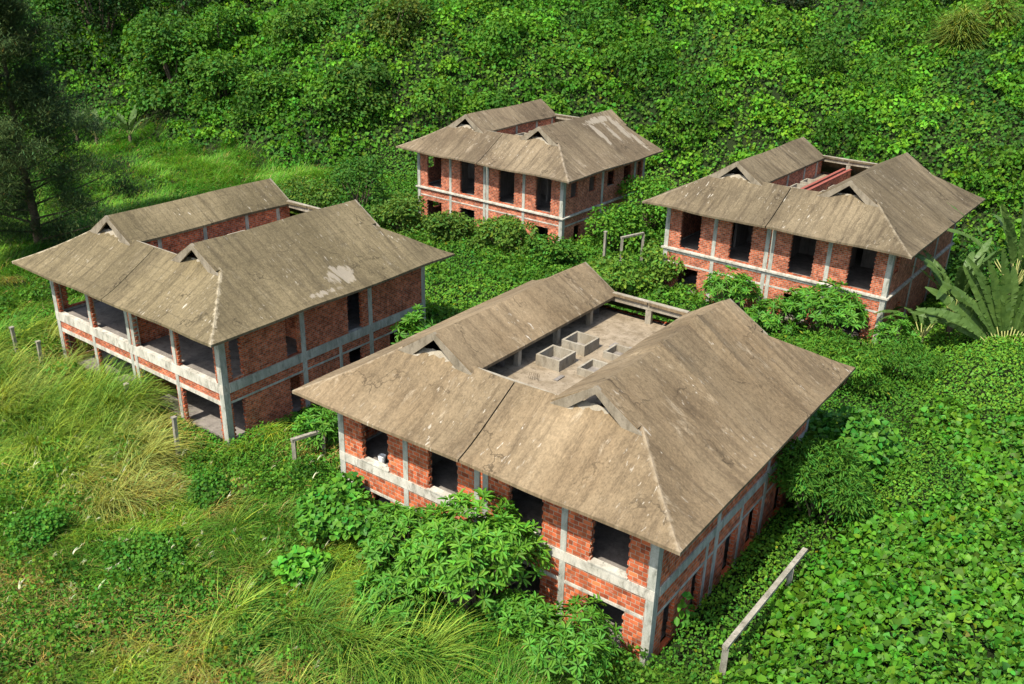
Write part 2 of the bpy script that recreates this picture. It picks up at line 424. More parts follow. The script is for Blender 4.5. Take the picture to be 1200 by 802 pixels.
def make_house(key, seed, mats, front, right, roofmat, floor_z=1.0, folds=(), open_posts=False, toothd=.06, caps=False, gablet_back=True):
    q = HOUSES[key]; D = HD[key]; r = np.random.default_rng(seed)
    root = empty('abandoned_house', (q['x'], q['y'], q['eave']-HT), R_(q['yaw']))
    E0 = HT                       # eave plane in house coordinates
    bl = 3.43 if key != 'back' else 1.0     # depth of the rear slope
    yb = D-3.2 if key != 'back' else D-.85
    def dz(x, y):
        e = .045*math.sin(x*.9+seed)*math.sin(y*.7+seed*2)+.05*(float(vnoise(x, y, 2.1, seed))-.5)
        # bell-cast eaves: the last half metre flattens out
        d = min(x, W_-x, y, D-y)
        e += .13*max(0, 1-d/1.3)**2
        for (fy, fw, fh) in folds:
            if x > 11.5: e += fh*math.exp(-((y-fy)/fw)**2)*min(1, max(0, (16.6-x)/3.))
        return e+E0
    T = .13
    mb = MB(); g = .035
    for s in (0, 1):
        X = (lambda x: x) if s == 0 else (lambda x: W_-x)
        up = .015*s
        dzz = lambda x, y, up=up, X=X: dz(x, y)+up+.13*max(0., math.sin(math.pi*min(max((X(x)-3.55)/3.3, 0), 1)))*max(0., (y-2.75)/.68)**1.5
        # front slope halves (dark joint between them)
        slope_h(mb, [(X(0), 0, 0), (X(9-g), 0, 0), (X(9-g), 3.43, 2.07), (X(3.43), 3.43, 2.07)], 40, 20, T, dzz)
        # outer slope in one sheet, eave to ridge
        gq = []
        SS = [3.43*k/14 for k in range(15)]+[3.432+(5.18-3.432)*k/8 for k in range(9)]
        for q_ in SS:
            if q_ <= 3.43: ya, yz = q_, D-bl*q_/3.43
            else: ya, yz = 3.12-.06*(q_-3.43)/1.75, yb+.1+.1*(q_-3.43)/1.75
            row = []
            for j in range(37):
                y = ya+(yz-ya)*j/36; x = X(q_); row.append((x, y, q_*.6042+dz(x, y)))
            gq.append(row)
        mb.sheet(gq, T)
        # inner slope over the court
        slope_h(mb, [(X(7.17), 3.16, 1.93), (X(7.17), yb+.1, 1.93), (X(5.18), yb+.2, 3.13), (X(5.18), 3.06, 3.13)], 30, 6, T, dz)
        # rear slope
        slope_h(mb, [(X(0), D, 0), (X(9-g), D, 0), (X(9-g), D-bl, 2.07), (X(3.43), D-bl, 2.07)], 20, 8, T, dz)
    roof = mb.build('roof', roofmat, root, smooth=False)
    # gablet barge boards (front and rear), one sub-part each
    for s in (0, 1):
        X = (lambda x: x) if s == 0 else (lambda x: W_-x)
        for yy, sg in ((3.10, 1),)+(((yb+.16, -1),) if gablet_back else ()):
            # gable plate almost flush with the slope, small black triangle left open in it
            b = MB(); outer = [(3.22, 1.86), (5.18, 3.13), (7.18, 1.82)]; inner = [(4.0, 1.84), (5.2, 2.80), (6.4, 1.84)]
            ys = sorted((yy-.04, yy+.08))
            for yq in ys:
                P = lambda p: (X(p[0]), yq, p[1]+dz(X(p[0]), yq)+.01)
                b.poly([P(outer[0]), P(inner[0]), P(inner[1]), P(outer[1])]); b.poly([P(outer[1]), P(inner[1]), P(inner[2]), P(outer[2])])
            for L in (outer, inner):
                for p, q2 in zip(L[:-1], L[1:]):
                    b.poly([(X(p[0]), ys[0], p[1]+dz(X(p[0]), ys[0])+.01), (X(q2[0]), ys[0], q2[1]+dz(X(q2[0]), ys[0])+.01), (X(q2[0]), ys[1], q2[1]+dz(X(q2[0]), ys[1])+.01), (X(p[0]), ys[1], p[1]+dz(X(p[0]), ys[1])+.01)])
            b.build('gable_plate', M['trim'], roof)
        for yw in (6.0, yb-.6):
            v = MB(); lo_ = E0+.4; pf = [(2.6, lo_), (2.7, E0+1.42), (5.18, E0+2.9), (6.6, E0+2.0), (6.6, lo_)]
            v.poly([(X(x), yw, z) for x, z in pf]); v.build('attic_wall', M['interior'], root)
        # mortar lip along the foot of the gablet opening, sunlit edge painted in pale
        gr = []
        for k in range(15):
            x = 4.0+2.45*k/14; hh = .15*math.sin(math.pi*k/14)**.8+.03*math.sin(k*2.3+seed)
            yy = 3.06+.30; row = []
            for t in (0, .5, 1.):
                yq = 3.06+.34*t; row.append((X(x), yq, yq*.6035+dz(x, yq)+.025+hh*t**1.6))
            gr.append(row)
        v = MB(); v.sheet(gr, .08); v.build('mortar_lip', M['lip'], roof)
    # court floor, low walls, hatches
    fz = E0+floor_z
    m = MB(); m.box(5.3, 12.7, 3.55, yb+.2, fz-.2, fz); m.build('court_floor', M['court'], root)
    m = MB()
    if open_posts:
        for x in (5.35, 12.65): m.box(x-.1, x+.1, 3.6, yb+.1, fz, E0+2.4)
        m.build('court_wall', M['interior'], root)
        for x in (6.85, 11.15):
            for y in (6.6, 9.6, 12.4):
                p = MB(); p.box(x-.12, x+.12, y-.12, y+.12, fz, E0+1.97); p.build('court_post', M['hatch'], root)
    else:
        for x in (6.85, 11.15): wall_panels(m, 'x', x-.1, .2, 3.6, yb+.1, fz, E0+1.95, [], r, 0)
        m.build('court_wall', mats[1], root)
        for x in (6.74, 11.26):
            for y in (5.0, 8.0, 11.0, 13.4):
                p = MB(); p.box(x-.02 if x < 9 else x-.22, x+.24 if x < 9 else x+.02, y-.12, y+.12, fz, E0+1.96); p.build('court_post', M['conc'], root)
    m = MB(); m.box(5.6, 12.4, 3.48, 3.62, fz, E0+2.0); m.build('court_kerb', M['hatch'], root)
    m = MB(); m.box(7.0, 11.0, yb-.12, yb+.12, E0+1.66, E0+2.06); m.build('court_beam', M['hatch'], root)
    p = MB(); p.box(8.85, 9.15, yb-.1, yb+.1, fz, E0+1.655); p.build('court_post', M['hatch'], root)
    for (x0, x1, y0, y1, h) in ((7.45, 8.65, 7.1, 8.4, .5), (7.45, 8.65, 9.1, 10.35, .5), (9.35, 10.35, 7.4, 8.6, .32), (9.35, 10.35, 9.5, 10.6, .32)):
        b = MB(); w = .1
        b.box(x0, x1, y0, y0+w, fz, fz+h); b.box(x0, x1, y1-w, y1, fz, fz+h); b.box(x0, x0+w, y0+w, y1-w, fz, fz+h); b.box(x1-w, x1, y0+w, y1-w, fz, fz+h)
        b.build('roof_hatch', M['hatch'], root)
        b = MB(); b.box(x0+w, x1-w, y0+w, y1-w, fz, fz+.02); b.build('hatch_bottom', M['interior'], root)
    if open_posts:
        for x, y in ((9.05, 10.95), (9.8, 10.95), (9.0, 6.6)):
            b = MB(); b.box(x-.09, x+.09, y-.28, y+.28, fz+.001, fz+.05); b.build('floor_slot', M['interior'], root)
        st = MB()
        for k in range(6):
            x = 8.0+.09*k+r.uniform(-.02, .02); st.tube([(x, 5.9+r.uniform(-.15, .15), fz), (x+r.uniform(-.04, .04), 5.9, fz+.28)], [.012, .012], 4)
        st.build('rebar_stub', M['bark'], root)
    if caps:
        for x in (8.78, 9.22):
            b = MB(); b.box(x-.07, x+.07, 3.7, yb-.2, fz, fz+.72); b.build('party_wall', mats[0], root)
            b = MB(); b.box(x-.11, x+.11, 3.72, yb-.22, fz+.723, fz+.80); b.build('wall_cap', M['red'], root)
    # ---- storeys
    I = 1.3; X0, X1 = I, W_-I; Y0, Y1 = I, D-I if key != 'back' else D-.8
    zb = -1.2
    top = E0+.55
    F = front; Rr = right
    band0, band1 = F['band']       # relative to eave
    lw, uw = mats
    # floor slabs and inside
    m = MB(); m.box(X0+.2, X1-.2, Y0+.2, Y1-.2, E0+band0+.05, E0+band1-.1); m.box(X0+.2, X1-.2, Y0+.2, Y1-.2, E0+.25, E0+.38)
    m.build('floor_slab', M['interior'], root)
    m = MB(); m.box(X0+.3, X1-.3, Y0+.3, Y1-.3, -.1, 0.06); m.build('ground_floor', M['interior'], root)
    m = MB()
    for z0, z1 in ((.06, E0+band0+.05), (E0+band1-.1, E0+.25)):
        wall_panels(m, 'y', F.get('core', 6.4), .15, X0+.2, X1-.2, z0, z1, [(3.5, 4.4, z0, z0+2.1), (12.5, 13.4, z0, z0+2.1)], r, 0)
        wall_panels(m, 'x', 8.92, .16, Y0+.25, Y1-.2, z0, z1, [], r, 0)
        if not F.get('open'):
            wall_panels(m, 'x', 5.02, .16, Y0+.25, 6.4, z0, z1, [(3.5, 4.5, z0, z0+2.1)], r, 0)
            wall_panels(m, 'x', 12.82, .16, Y0+.25, 6.4, z0, z1, [(3.5, 4.5, z0, z0+2.1)], r, 0)
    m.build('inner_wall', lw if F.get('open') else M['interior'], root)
    # front wall
    tw = .2; row = F.get('row', .19)
    up = [(a, b, E0+F['sill'], E0+.1) for a, b in F['up']]
    lo = [(a, b, E0+F['lowz'], E0+F['lowtop']) for a, b in F['low']]
    m = MB(); wall_panels(m, 'y', Y0, tw, X0+.22, X1-.22, E0+band1, E0+.42, up, r, toothd, row)
    m.build('wall', uw, root)
    m = MB(); wall_panels(m, 'y', Y0, tw, X0+.22, X1-.22, zb, E0+band0, lo, r, toothd, row); m.build('wall', lw, root)
    # side walls (right as seen, left, rear)
    for side, xx, t in (('r', X1, -tw), ('l', X0, tw)):
        S = Rr if side == 'r' else F.get('leftwall', Rr)
        ups = [(a, b, E0+z, E0+zt) for a, b, z, zt in S['up']]; los = [(a, b, E0+z, E0+zt) for a, b, z, zt in S['low']]
        m = MB(); wall_panels(m, 'x', xx, t, Y0+.22, Y1-.22, E0+band1, E0+.42, ups, r, toothd, row); m.build('wall', S.get('mat', uw), root)
        m = MB(); wall_panels(m, 'x', xx, t, Y0+.22, Y1-.22, zb, E0+band0, los, r, toothd, row); m.build('wall', S.get('mat', lw), root)
    m = MB(); wall_panels(m, 'y', Y1, -tw, X0+.22, X1-.22, zb, E0+.42, [(3, 4.2, E0-2, E0-.8), (13.5, 14.7, E0-2, E0-.8)], r, toothd, row); m.build('wall', uw, root)
    # frame: columns, storey band, lintels, sills
    pr = .03
    def col(x0, x1, y0, y1, z0=zb, z1=E0+.42, mt=None):
        b = MB(); b.box(x0, x1, y0, y1, z0, z1); return b.build('column', mt or M['conc'], root)
    cw = F.get('cw', .32)
    for x in (X0-.01, X1-cw+.01): col(x, x+cw, Y0-pr, Y0+.33); col(x, x+cw, Y1-.3, Y1+pr)
    for xc in F['cols']: col(xc-.13, xc+.13, Y0-pr, Y0+.28)
    for yc in Rr['cols']:
        col(X1-.28, X1+pr, yc-.15, yc+.15); col(X0-pr, X0+.28, yc-.15, yc+.15)
    for yc in Rr.get('lowcols', []): col(X1-.26, X1+pr, yc-.1, yc+.1, zb, E0+band0)
    b = MB(); o = F.get('ledge', .045); zt, zo = E0+band1+.003, E0+band0-.003
    b.box(X0-.012, X1+.012, Y0-o, Y0+.24, zo, zt); b.build('floor_band', F.get('bandmat', M['band']), root)
    b = MB(); b.box(X1-.24, X1+o, Y0+.35, Y1-.32, zo+.004, zt-.004); b.build('floor_band', M['conc'], root)
    b = MB(); b.box(X0-o, X0+.24, Y0+.35, Y1-.32, zo+.004, zt-.004); b.build('floor_band', M['conc'], root)
    if F.get('cornice'):
        b = MB(); c0 = E0+F['cornice']; b.box(X0-.14, X1+.14, Y0-.17, Y0-.05, c0, c0+.11); b.box(X1+.05, X1+.17, Y0-.045, Y1, c0+.002, c0+.108); b.build('cornice', M['band'], root)
    for (z0, z1) in F.get('lintels', []):
        b = MB(); b.box(X0+.34, X1-.34, Y0-.022, Y0+.22, E0+z0, E0+z1); b.build('lintel', M['band'], root)
    for (z0, z1) in Rr.get('lintels', []):
        b = MB(); b.box(X1-.22, X1+.022, Y0+.36, Y1-.34, E0+z0, E0+z1); b.build('lintel', M['conc'], root)
    if F.get('sills', True):
        for a, bb in F['up']:
            b = MB(); b.box(a-.02, bb+.02, Y0-o-.03, Y0+.26, E0+F['sill']-.02, E0+F['sill']+.05); b.build('window_sill', M['band'], root)
    return root

WIN = [(2.65, 4.2), (6.35, 7.9), (10.35, 11.95), (14.0, 15.6)]
WIN2 = [(2.4, 4.05), (6.1, 7.75), (10.25, 11.9), (14.0, 15.55)]
roof_front = mat_roof('weathered_roof_sandy', (0.1786, 0.1330, 0.0821), (0.2394, 0.1862, 0.1201), (0.0798, 0.0570, 0.0350), (.42, .35, .25), 3., .95, .5, hip=.35)
roof_left = mat_roof('weathered_roof_olive', (0.1386, 0.1142, 0.0672), (0.1890, 0.1562, 0.0958), (0.0605, 0.0479, 0.0286), (.34, .29, .20), 11., .9, .25, .55, [(16.7, 9.4, .9, 1.5, .35), (17.5, 7.3, .3, 2.2, .3)], hip=.9)
roof_back = mat_roof('weathered_roof_brown', (0.1386, 0.1075, 0.0722), (0.1932, 0.1554, 0.1050), (0.0630, 0.0470, 0.0311), (.38, .32, .24), 23., .9, .35, .36, [(14.4, 12.6, 1.7, .55, .7), (14.8, 11.0, 1.6, .42, .6), (14.7, 9.2, 1.6, .42, .6), (13.5, 10.6, .45, 2.3, .6), (16.5, 13.2, 1.3, .4, .5)], hip=.4)
roof_right = mat_roof('weathered_roof_grey', (0.1320, 0.1056, 0.0678), (0.1804, 0.1478, 0.0986), (0.0616, 0.0466, 0.0299), (.30, .255, .18), 31., 1.15, .2, .33, hip=.45)

house_front = make_house('front', 3, (M['brick_block'], M['brick_block']),
    dict(band=(-3.28, -2.86), sill=-2.82, up=WIN, low=WIN, lowz=-6.7, lowtop=-4.25, cols=(5.15, 8.86, 9.27, 12.9), lintels=[(-4.25, -4.12)], row=.185),
    dict(up=[], low=[(2.2, 3.1, -6.2, -4.15), (4.5, 5.35, -6.2, -4.15), (7.5, 8.5, -6.2, -4.15), (9.85, 10.9, -6.2, -4.15), (13, 14, -6.2, -4.15)], cols=(6.45, 11.4), lowcols=(8.9, 5.6), lintels=[(-4.15, -4.02)]),
    roof_front, .95, folds=((11.0, .38, .24), (7.9, .45, .20), (13.6, .5, .14)), open_posts=True)
tag(house_front, 'nearest abandoned brick house, sandy roof over a court with four concrete hatches', 'house', 'abandoned twin brick houses')
house_left = make_house('left', 5, (M['brick_fine'], M['brick_fine']),
    dict(open=True, core=7.5, band=(-3.42, -2.9), sill=-2.9, up=[(1.75, 4.92), (5.28, 8.7), (9.35, 12.66), (13.1, 16.2)], low=[(1.75, 4.92), (5.28, 8.7), (9.35, 12.66), (13.1, 16.2)], lowz=-6.7, lowtop=-4.1,
         cols=(5.1, 8.82, 9.23, 12.86), lintels=[(-4.1, -3.86)], row=.12, sills=False, cw=.36,
         leftwall=dict(up=[(2.0, 4.6, -2.8, .1), (8, 10, -2.2, -.6)], low=[(2, 4.6, -6, -4.1), (8, 10, -6, -4.1)])),
    dict(up=[(1.85, 2.6, -2.75, .3), (5.35, 6.25, -2.85, .3), (9.75, 10.9, -2.95, .3)], low=[(1.7, 2.5, -6.6, -4.02), (5.4, 6.25, -6.6, -4.02), (9.7, 10.8, -5.25, -4.02), (13, 14.1, -5.2, -4.02)],
         cols=(6.5, 11.5), lowcols=(9.1, 14.6), lintels=[(-4.02, -3.9)]),
    roof_left, .62)
tag(house_left, 'open-fronted abandoned brick house on the left, olive brown roof, bare concrete piers', 'house', 'abandoned twin brick houses')
house_back = make_house('back', 7, (M['brick_mid'], M['brick_mid']),
    dict(band=(-3.4, -3.2), sill=-3.12, up=WIN2, low=[(2.3, 4.05), (6.1, 7.75), (10.25, 11.9), (14.0, 15.4)], lowz=-6.7, lowtop=-4.35, cols=(5.07, 8.8, 9.12, 12.85), cornice=-3.36, lintels=[(-4.0, -3.9)], row=.125, sills=False),
    dict(up=[(2.3, 3.35, -1.9, -.7), (4.95, 6.0, -1.9, -.7), (7.75, 8.95, -1.95, -.7), (10.35, 11.6, -2.0, -.7), (12.7, 13.45, -2.0, -.7)], low=[(3, 4, -5.6, -4.3), (8, 9, -5.6, -4.3)], cols=(7.0, 12.2), lintels=[(-4.1, -3.98)]),
    roof_back, .7, gablet_back=False)
tag(house_back, 'smallest, farthest abandoned brick house under the vine hill, white peeling patches on its roof', 'house', 'abandoned twin brick houses')
house_right = make_house('right', 9, (M['brick_mid'], M['brick_mid']),
    dict(band=(-3.4, -3.05), sill=-2.98, up=[(2.45, 4.0), (6.15, 7.7), (10.3, 11.95), (14.1, 15.7)], low=[(2.5, 4.1), (6.2, 7.8), (10.3, 11.95), (14.1, 15.6)], lowz=-6.7, lowtop=-4.35, cols=(5.05, 8.78, 9.15, 12.85), cornice=-3.2, lintels=[(-4.2, -4.06)], row=.125, sills=False),
    dict(up=[(2.0, 2.9, -1.8, .2)], low=[(4, 5, -5.6, -4.3)], cols=(6.6, 11.6), lintels=[]),
    roof_right, .62, caps=True)
tag(house_right, 'abandoned brick house at right with grey brown roof, red-capped walls across its court', 'house', 'abandoned twin brick houses')

# ------------------------------------------------------------------ concrete fence posts, rails, bucket
def ground(x, y): return float(terrain(x, y))
def post_mesh(h, w=.17):
    m = MB(); m.box(-w/2, w/2, -w/2, w/2, -.6, h); m.box(-w/2-.03, w/2+.03, -w/2-.03, w/2+.03, h+.002, h+.09); return m
POSTS = [(-28.9, 48.9, 2.6, 'concrete fence post in tall grass, farthest left of the row', .02),
         (-26.9, 47.6, 2.3, 'short concrete fence post, second from the left edge', -.03),
         (-20.3, 43.6, 1.9, 'thin leaning concrete post half sunk in arching grass before the open house', .05),
         (-16.1, 38.7, 2.6, 'tall pale concrete fence post in front of the open house corner', -.04),
         (6.8, 66.6, 2.8, 'lone pale concrete post left of the railed frame, between the two far houses', .01)]
for (x, y, h, lab, tilt) in POSTS:
    p = post_mesh(h).build('fence_post', M['post']); p.location = (x, y, ground(x, y)); p.rotation_euler = (tilt, tilt*.6, R_(-36+40*tilt))
    tag(p, lab, 'post', 'concrete fence posts')
def rail_frame(name, a, b, h, posts, lab, over=0.):
    za, zb_ = ground(*a), ground(*b)
    e = empty(name, (a[0], a[1], za)); A = Vector((0, 0, h)); Bv = Vector((b[0]-a[0], b[1]-a[1], zb_-za+h)); d = (Bv-A).normalized()
    m = MB(); m.beam(A-d*.1, Bv+d*over, .2, .13); m.build('rail', M['post'], e)
    for t in posts:
        c = A.lerp(Bv, t); gz = ground(a[0]+c.x, a[1]+c.y)-za
        m = MB(); m.box(c.x-.09, c.x+.09, c.y-.09, c.y+.09, gz-.6, c.z-.068); m.build('post', M['post'], e)
    return tag(e, lab, 'rail', 'concrete rails on posts')
rail_frame('rail_fence', (7.52, 24.58), (11.78, 30.17), 2.2, (.0, .80), 'long concrete rail on two posts beside the nearest house, bottom right')
rail_frame('rail_fence', (-10.2, 37.9), (-9.0, 38.9), 2.1, (0., 1.), 'short concrete rail on posts left of the nearest house')
rail_frame('rail_fence', (7.9, 65.2), (9.6, 66.4), 2.8, (0., 1.), 'concrete rail on posts in the bushes between the two far houses')
# white bucket on the floor inside the first upper window of the nearest house
bx, by, bz = hworld('front', 3.35, 1.75, -2.96)
bk = MB(); n = 14
for (r0, z0), (r1, z1) in (((.13, 0), (.16, .34)), ((.175, .34), (.175, .37))):
    for k in range(n):
        a, b = 2*math.pi*k/n, 2*math.pi*(k+1)/n
        bk.poly([(r0*math.cos(a), r0*math.sin(a), z0), (r0*math.cos(b), r0*math.sin(b), z0), (r1*math.cos(b), r1*math.sin(b), z1), (r1*math.cos(a), r1*math.sin(a), z1)])
bk.poly([(.15*math.cos(2*math.pi*k/n), .15*math.sin(2*math.pi*k/n), .33) for k in range(n)])
bko = bk.build('bucket', M['white']); bko.location = (bx, by, bz)
tag(bko, 'small white bucket standing inside the first upper window of the nearest house', 'bucket')

# ------------------------------------------------------------------ foliage machinery (numpy)
def quads_mesh(name, V, F, C, mat, parent=None):
    me = bpy.data.meshes.new(name); nv, nf = len(V), len(F)
    me.vertices.add(nv); me.vertices.foreach_set('co', np.ascontiguousarray(V, np.float32).ravel())
    me.loops.add(nf*4); me.loops.foreach_set('vertex_index', np.ascontiguousarray(F, np.int32).ravel())
    me.polygons.add(nf); me.polygons.foreach_set('loop_start', np.arange(0, nf*4, 4, dtype=np.int32))
    me.update(calc_edges=True)
    a = me.color_attributes.new('col', 'FLOAT_COLOR', 'POINT')
    C4 = np.ones((nv, 4), np.float32); C4[:, :3] = C; a.data.foreach_set('color', C4.ravel())
    return link(name, me, parent, mat)
TPL = {
 'ovate': ([(0, 0, 0), (.30, .28, .07), (.27, .68, .05), (0, 1, -.16), (-.27, .68, .05), (-.30, .28, .07)], [(0, 1, 2, 3), (0, 3, 4, 5)]),
 'heart': ([(0, .06, 0), (.50, .16, .10), (.36, .66, .04), (0, 1, -.20), (-.36, .66, .04), (-.50, .16, .10)], [(0, 1, 2, 3), (0, 3, 4, 5)]),
 'lance': ([(0, 0, 0), (.115, .30, .05), (.125, .68, -.03), (0, 1, -.24), (-.125, .68, -.03), (-.115, .30, .05)], [(0, 1, 2, 3), (0, 3, 4, 5)]),
 'round': ([(0, 0, 0), (.42, .30, .05), (.36, .78, .02), (0, .95, -.08), (-.36, .78, .02), (-.42, .30, .05)], [(0, 1, 2, 3), (0, 3, 4, 5)]),
}
def nrm(a): return a/np.maximum(np.linalg.norm(a, axis=1, keepdims=True), 1e-9)
def leaves(P, N, Y, S, C, tpl):
    """P base points, N leaf normals, Y tip directions, S sizes, C colours -> V, F, C"""
    tv, tf = TPL[tpl]; tv = np.array(tv); tf = np.array(tf); n = len(P); k = len(tv)
    Y = nrm(Y); N = nrm(N-(N*Y).sum(1, keepdims=True)*Y); X = np.cross(Y, N)
    V = P[:, None, :]+S[:, None, None]*(tv[None, :, 0:1]*X[:, None, :]+tv[None, :, 1:2]*Y[:, None, :]+tv[None, :, 2:3]*N[:, None, :])
    F = (np.arange(n)*k)[:, None, None]+tf[None]
    return V.reshape(-1, 3), F.reshape(-1, 4), np.repeat(C, k, axis=0)
def blades(P, az, L, Wd, bend, C, out=.35, segs=3):
    """arching grass blades rooted at P"""
    n = len(P); d = np.stack([np.cos(az), np.sin(az), np.zeros(n)], 1); sx = np.stack([-np.sin(az), np.cos(az), np.zeros(n)], 1)
    # show some breadth to every side
    tw = rng.uniform(-1, 1, n)[:, None]; sx = nrm(sx+tw*d*.6)
    T = np.linspace(0, 1, segs+1); rows = []
    for t in T:
        c = P+d*(L*(out*t+bend*.75*t*t))[:, None]; c[:, 2] += L*(t*(1-.15*bend)-.62*bend*t*t*t)*.9
        w = (Wd*(1-t*.93)*(.75+.5*min(t*3, 1)))[:, None]
        rows += [c-sx*w/2, c+sx*w/2]
    V = np.stack(rows, 1); k = V.shape[1]
    tf = np.array([(2*i, 2*i+1, 2*i+3, 2*i+2) for i in range(segs)])
    F = (np.arange(n)*k)[:, None, None]+tf[None]
    cc = np.repeat(C, k, axis=0)
    return V.reshape(-1, 3), F.reshape(-1, 4), cc
class Pile:
    def __init__(s): s.V = []; s.F = []; s.C = []; s.n = 0
    def add(s, vfc):
        V, F, C = vfc
        if len(V): s.V.append(V); s.F.append(F+s.n); s.C.append(C); s.n += len(V)
    def build(s, name, mat, parent=None):
        if not s.V: return None
        return quads_mesh(name, np.concatenate(s.V), np.concatenate(s.F), np.concatenate(s.C), mat, parent)
def seen(x, y, z, mx=1.13):
    """inside the photo's field with a margin wide enough for a step to the side"""
    px = np.stack([x, y, z-CAMZ], -1); c = px@_fw
    u = FPX*(px@CR)/np.maximum(c, 1); v = FPX*(px@CU)/np.maximum(c, 1)
    return (c > 5) & (np.abs(u) < 600*mx+4200/np.maximum(c, 5)*1.2) & (v < 401*1.08+60) & (v > -401*mx-40)
def scatter(dens, band, keep):
    """random ground points per band of distance; dens per m2"""
    y0, y1 = band
    hw = .62*y1+9; n = int((2*hw)*(y1-y0)*dens)
    x = rng.uniform(-hw, hw, n); y = rng.uniform(y0, y1, n)
    m = (np.abs(x) < .62*y+9); x = x[m]; y = y[m]
    m = keep(x, y); x = x[m]; y = y[m]
    z = terrain(x, y); m = seen(x, y, z+1); return x[m], y[m], z[m]
def top_normal(x, y, e=.35):
    f = lambda a, b: terrain(a, b)+veg(a, b)
    hx = (f(x+e, y)-f(x-e, y))/(2*e); hy = (f(x, y+e)-f(x, y-e))/(2*e)
    return nrm(np.stack([-hx, -hy, np.ones_like(hx)], 1))
def jitter(C, n, v=.18, hue=.12):
    k = rng.normal(1, v, (n, 1)).clip(.45, 1.7); h = rng.normal(0, hue, n)
    out = np.repeat(np.array(C, float)[None], n, 0) if np.ndim(C) == 1 else C.copy()
    out = out*k*1.15; out[:, 0] *= 1.0*(1+h*1.6).clip(.3, 2); out[:, 2] *= (1-h).clip(.3, 2)
    out *= np.array([.96, 1.02, .78]); yl = rng.random(n) < (.008 if n > 4000 else 0); out[yl] = out[yl]*np.array([2.4, 1.2, .9])
    return out.clip(.003, .7)

# zone weights -----------------------------------------------------
def zones(x, y):
    u, v = hloc('front', x, y); fd = foot_dist(x, y)
    n = fbm(x, y, 7, 51)-.5
    hill = fd+n*9 > -3
    # grass: everything left of the front house and round the open house
    ul, vl = hloc('left', x, y)
    gr = (u < 1.5) & (v < 9) | (ul < 19) & (vl < 40) & (x < -10)&(ul<1) | (x < -26) & (y > 60)
    gr = ((v < 1) & (u+n*8 < 20.5)) | ((u < 1) & (v < 4)) | (x < -19+n*6) | ((vl < 1) & (ul < 19))
    return hill, gr & ~hill
GREEN_V = (.050, .150, .016)
GREEN_V2 = (.085, .205, .022)
FD = {}
def foliage_patch(x, y, z, s0, s1, tpl, C, tilt=.55, hgt=.35, dense=True):
    n = len(x)
    if n == 0: return np.zeros((0, 3)), np.zeros((0, 4), int), np.zeros((0, 3))
    N = top_normal(x, y); h = veg(x, y)
    P = np.stack([x, y, z+h], 1)-N*np.abs(rng.normal(0, 1, (n, 1)))*hgt*np.minimum(1, h[:, None]+.3)*.6
    N2 = nrm(N*1.0+np.array([-.18, -.12, .25])+rng.normal(0, tilt, (n, 3)))
    Y = rng.normal(0, 1, (n, 3)); Y = Y-(Y*N2).sum(1, keepdims=True)*N2; Y += N*np.array([1, 1, 0])*.8; Y[:, 2] -= .25
    return leaves(P, N2, Y, rng.uniform(s0, s1, n)*(.8+.75*rng.random(n)**3), C, tpl)

def vine_colour(x, y, n):
    t = sstep(.35, .65, fbm(x, y, 11, 61))[:, None]; t2 = sstep(.52, .72, fbm(x, y, 6, 71))[:, None]
    C = np.array([.046, .125, .016])*(1-t)+np.array([.080, .185, .020])*t
    C = C*(1-.6*t2)+np.array([.035, .095, .016])*.6*t2
    return jitter(C*.92, n, .30, .14)

# ------------------------------------------------------------------ ground sheet
def make_ground():
    def axis(lo, hi, fine0, fine1, st):
        a = list(np.arange(fine0, fine1+.01, st)); k = st; q = fine0
        while q > lo: k *= 1.25; q -= k; a.insert(0, q)
        k = st; q = fine1
        while q < hi: k *= 1.25; q += k; a.append(q)
        return np.array(a)
    X = axis(-900, 900, -82, 82, .7); Y = axis(-400, 1500, 14, 160, .7)
    gx, gy = np.meshgrid(X, Y, indexing='ij'); gz = terrain(gx, gy)
    h = veg(gx, gy); wd = wall_dist(gx, gy)
    gz = gz+np.maximum(h-.55, 0)*.92*(wd > 1.2)
    V = np.stack([gx, gy, gz], -1).reshape(-1, 3); ni, nj = gx.shape
    i = np.arange(ni-1)[:, None]*nj+np.arange(nj-1)[None]
    F = np.stack([i, i+nj, i+nj+1, i+1], -1).reshape(-1, 4)
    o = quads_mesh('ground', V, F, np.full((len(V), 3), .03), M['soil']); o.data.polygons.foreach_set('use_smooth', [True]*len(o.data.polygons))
    tag(o, kind='structure')
make_ground()

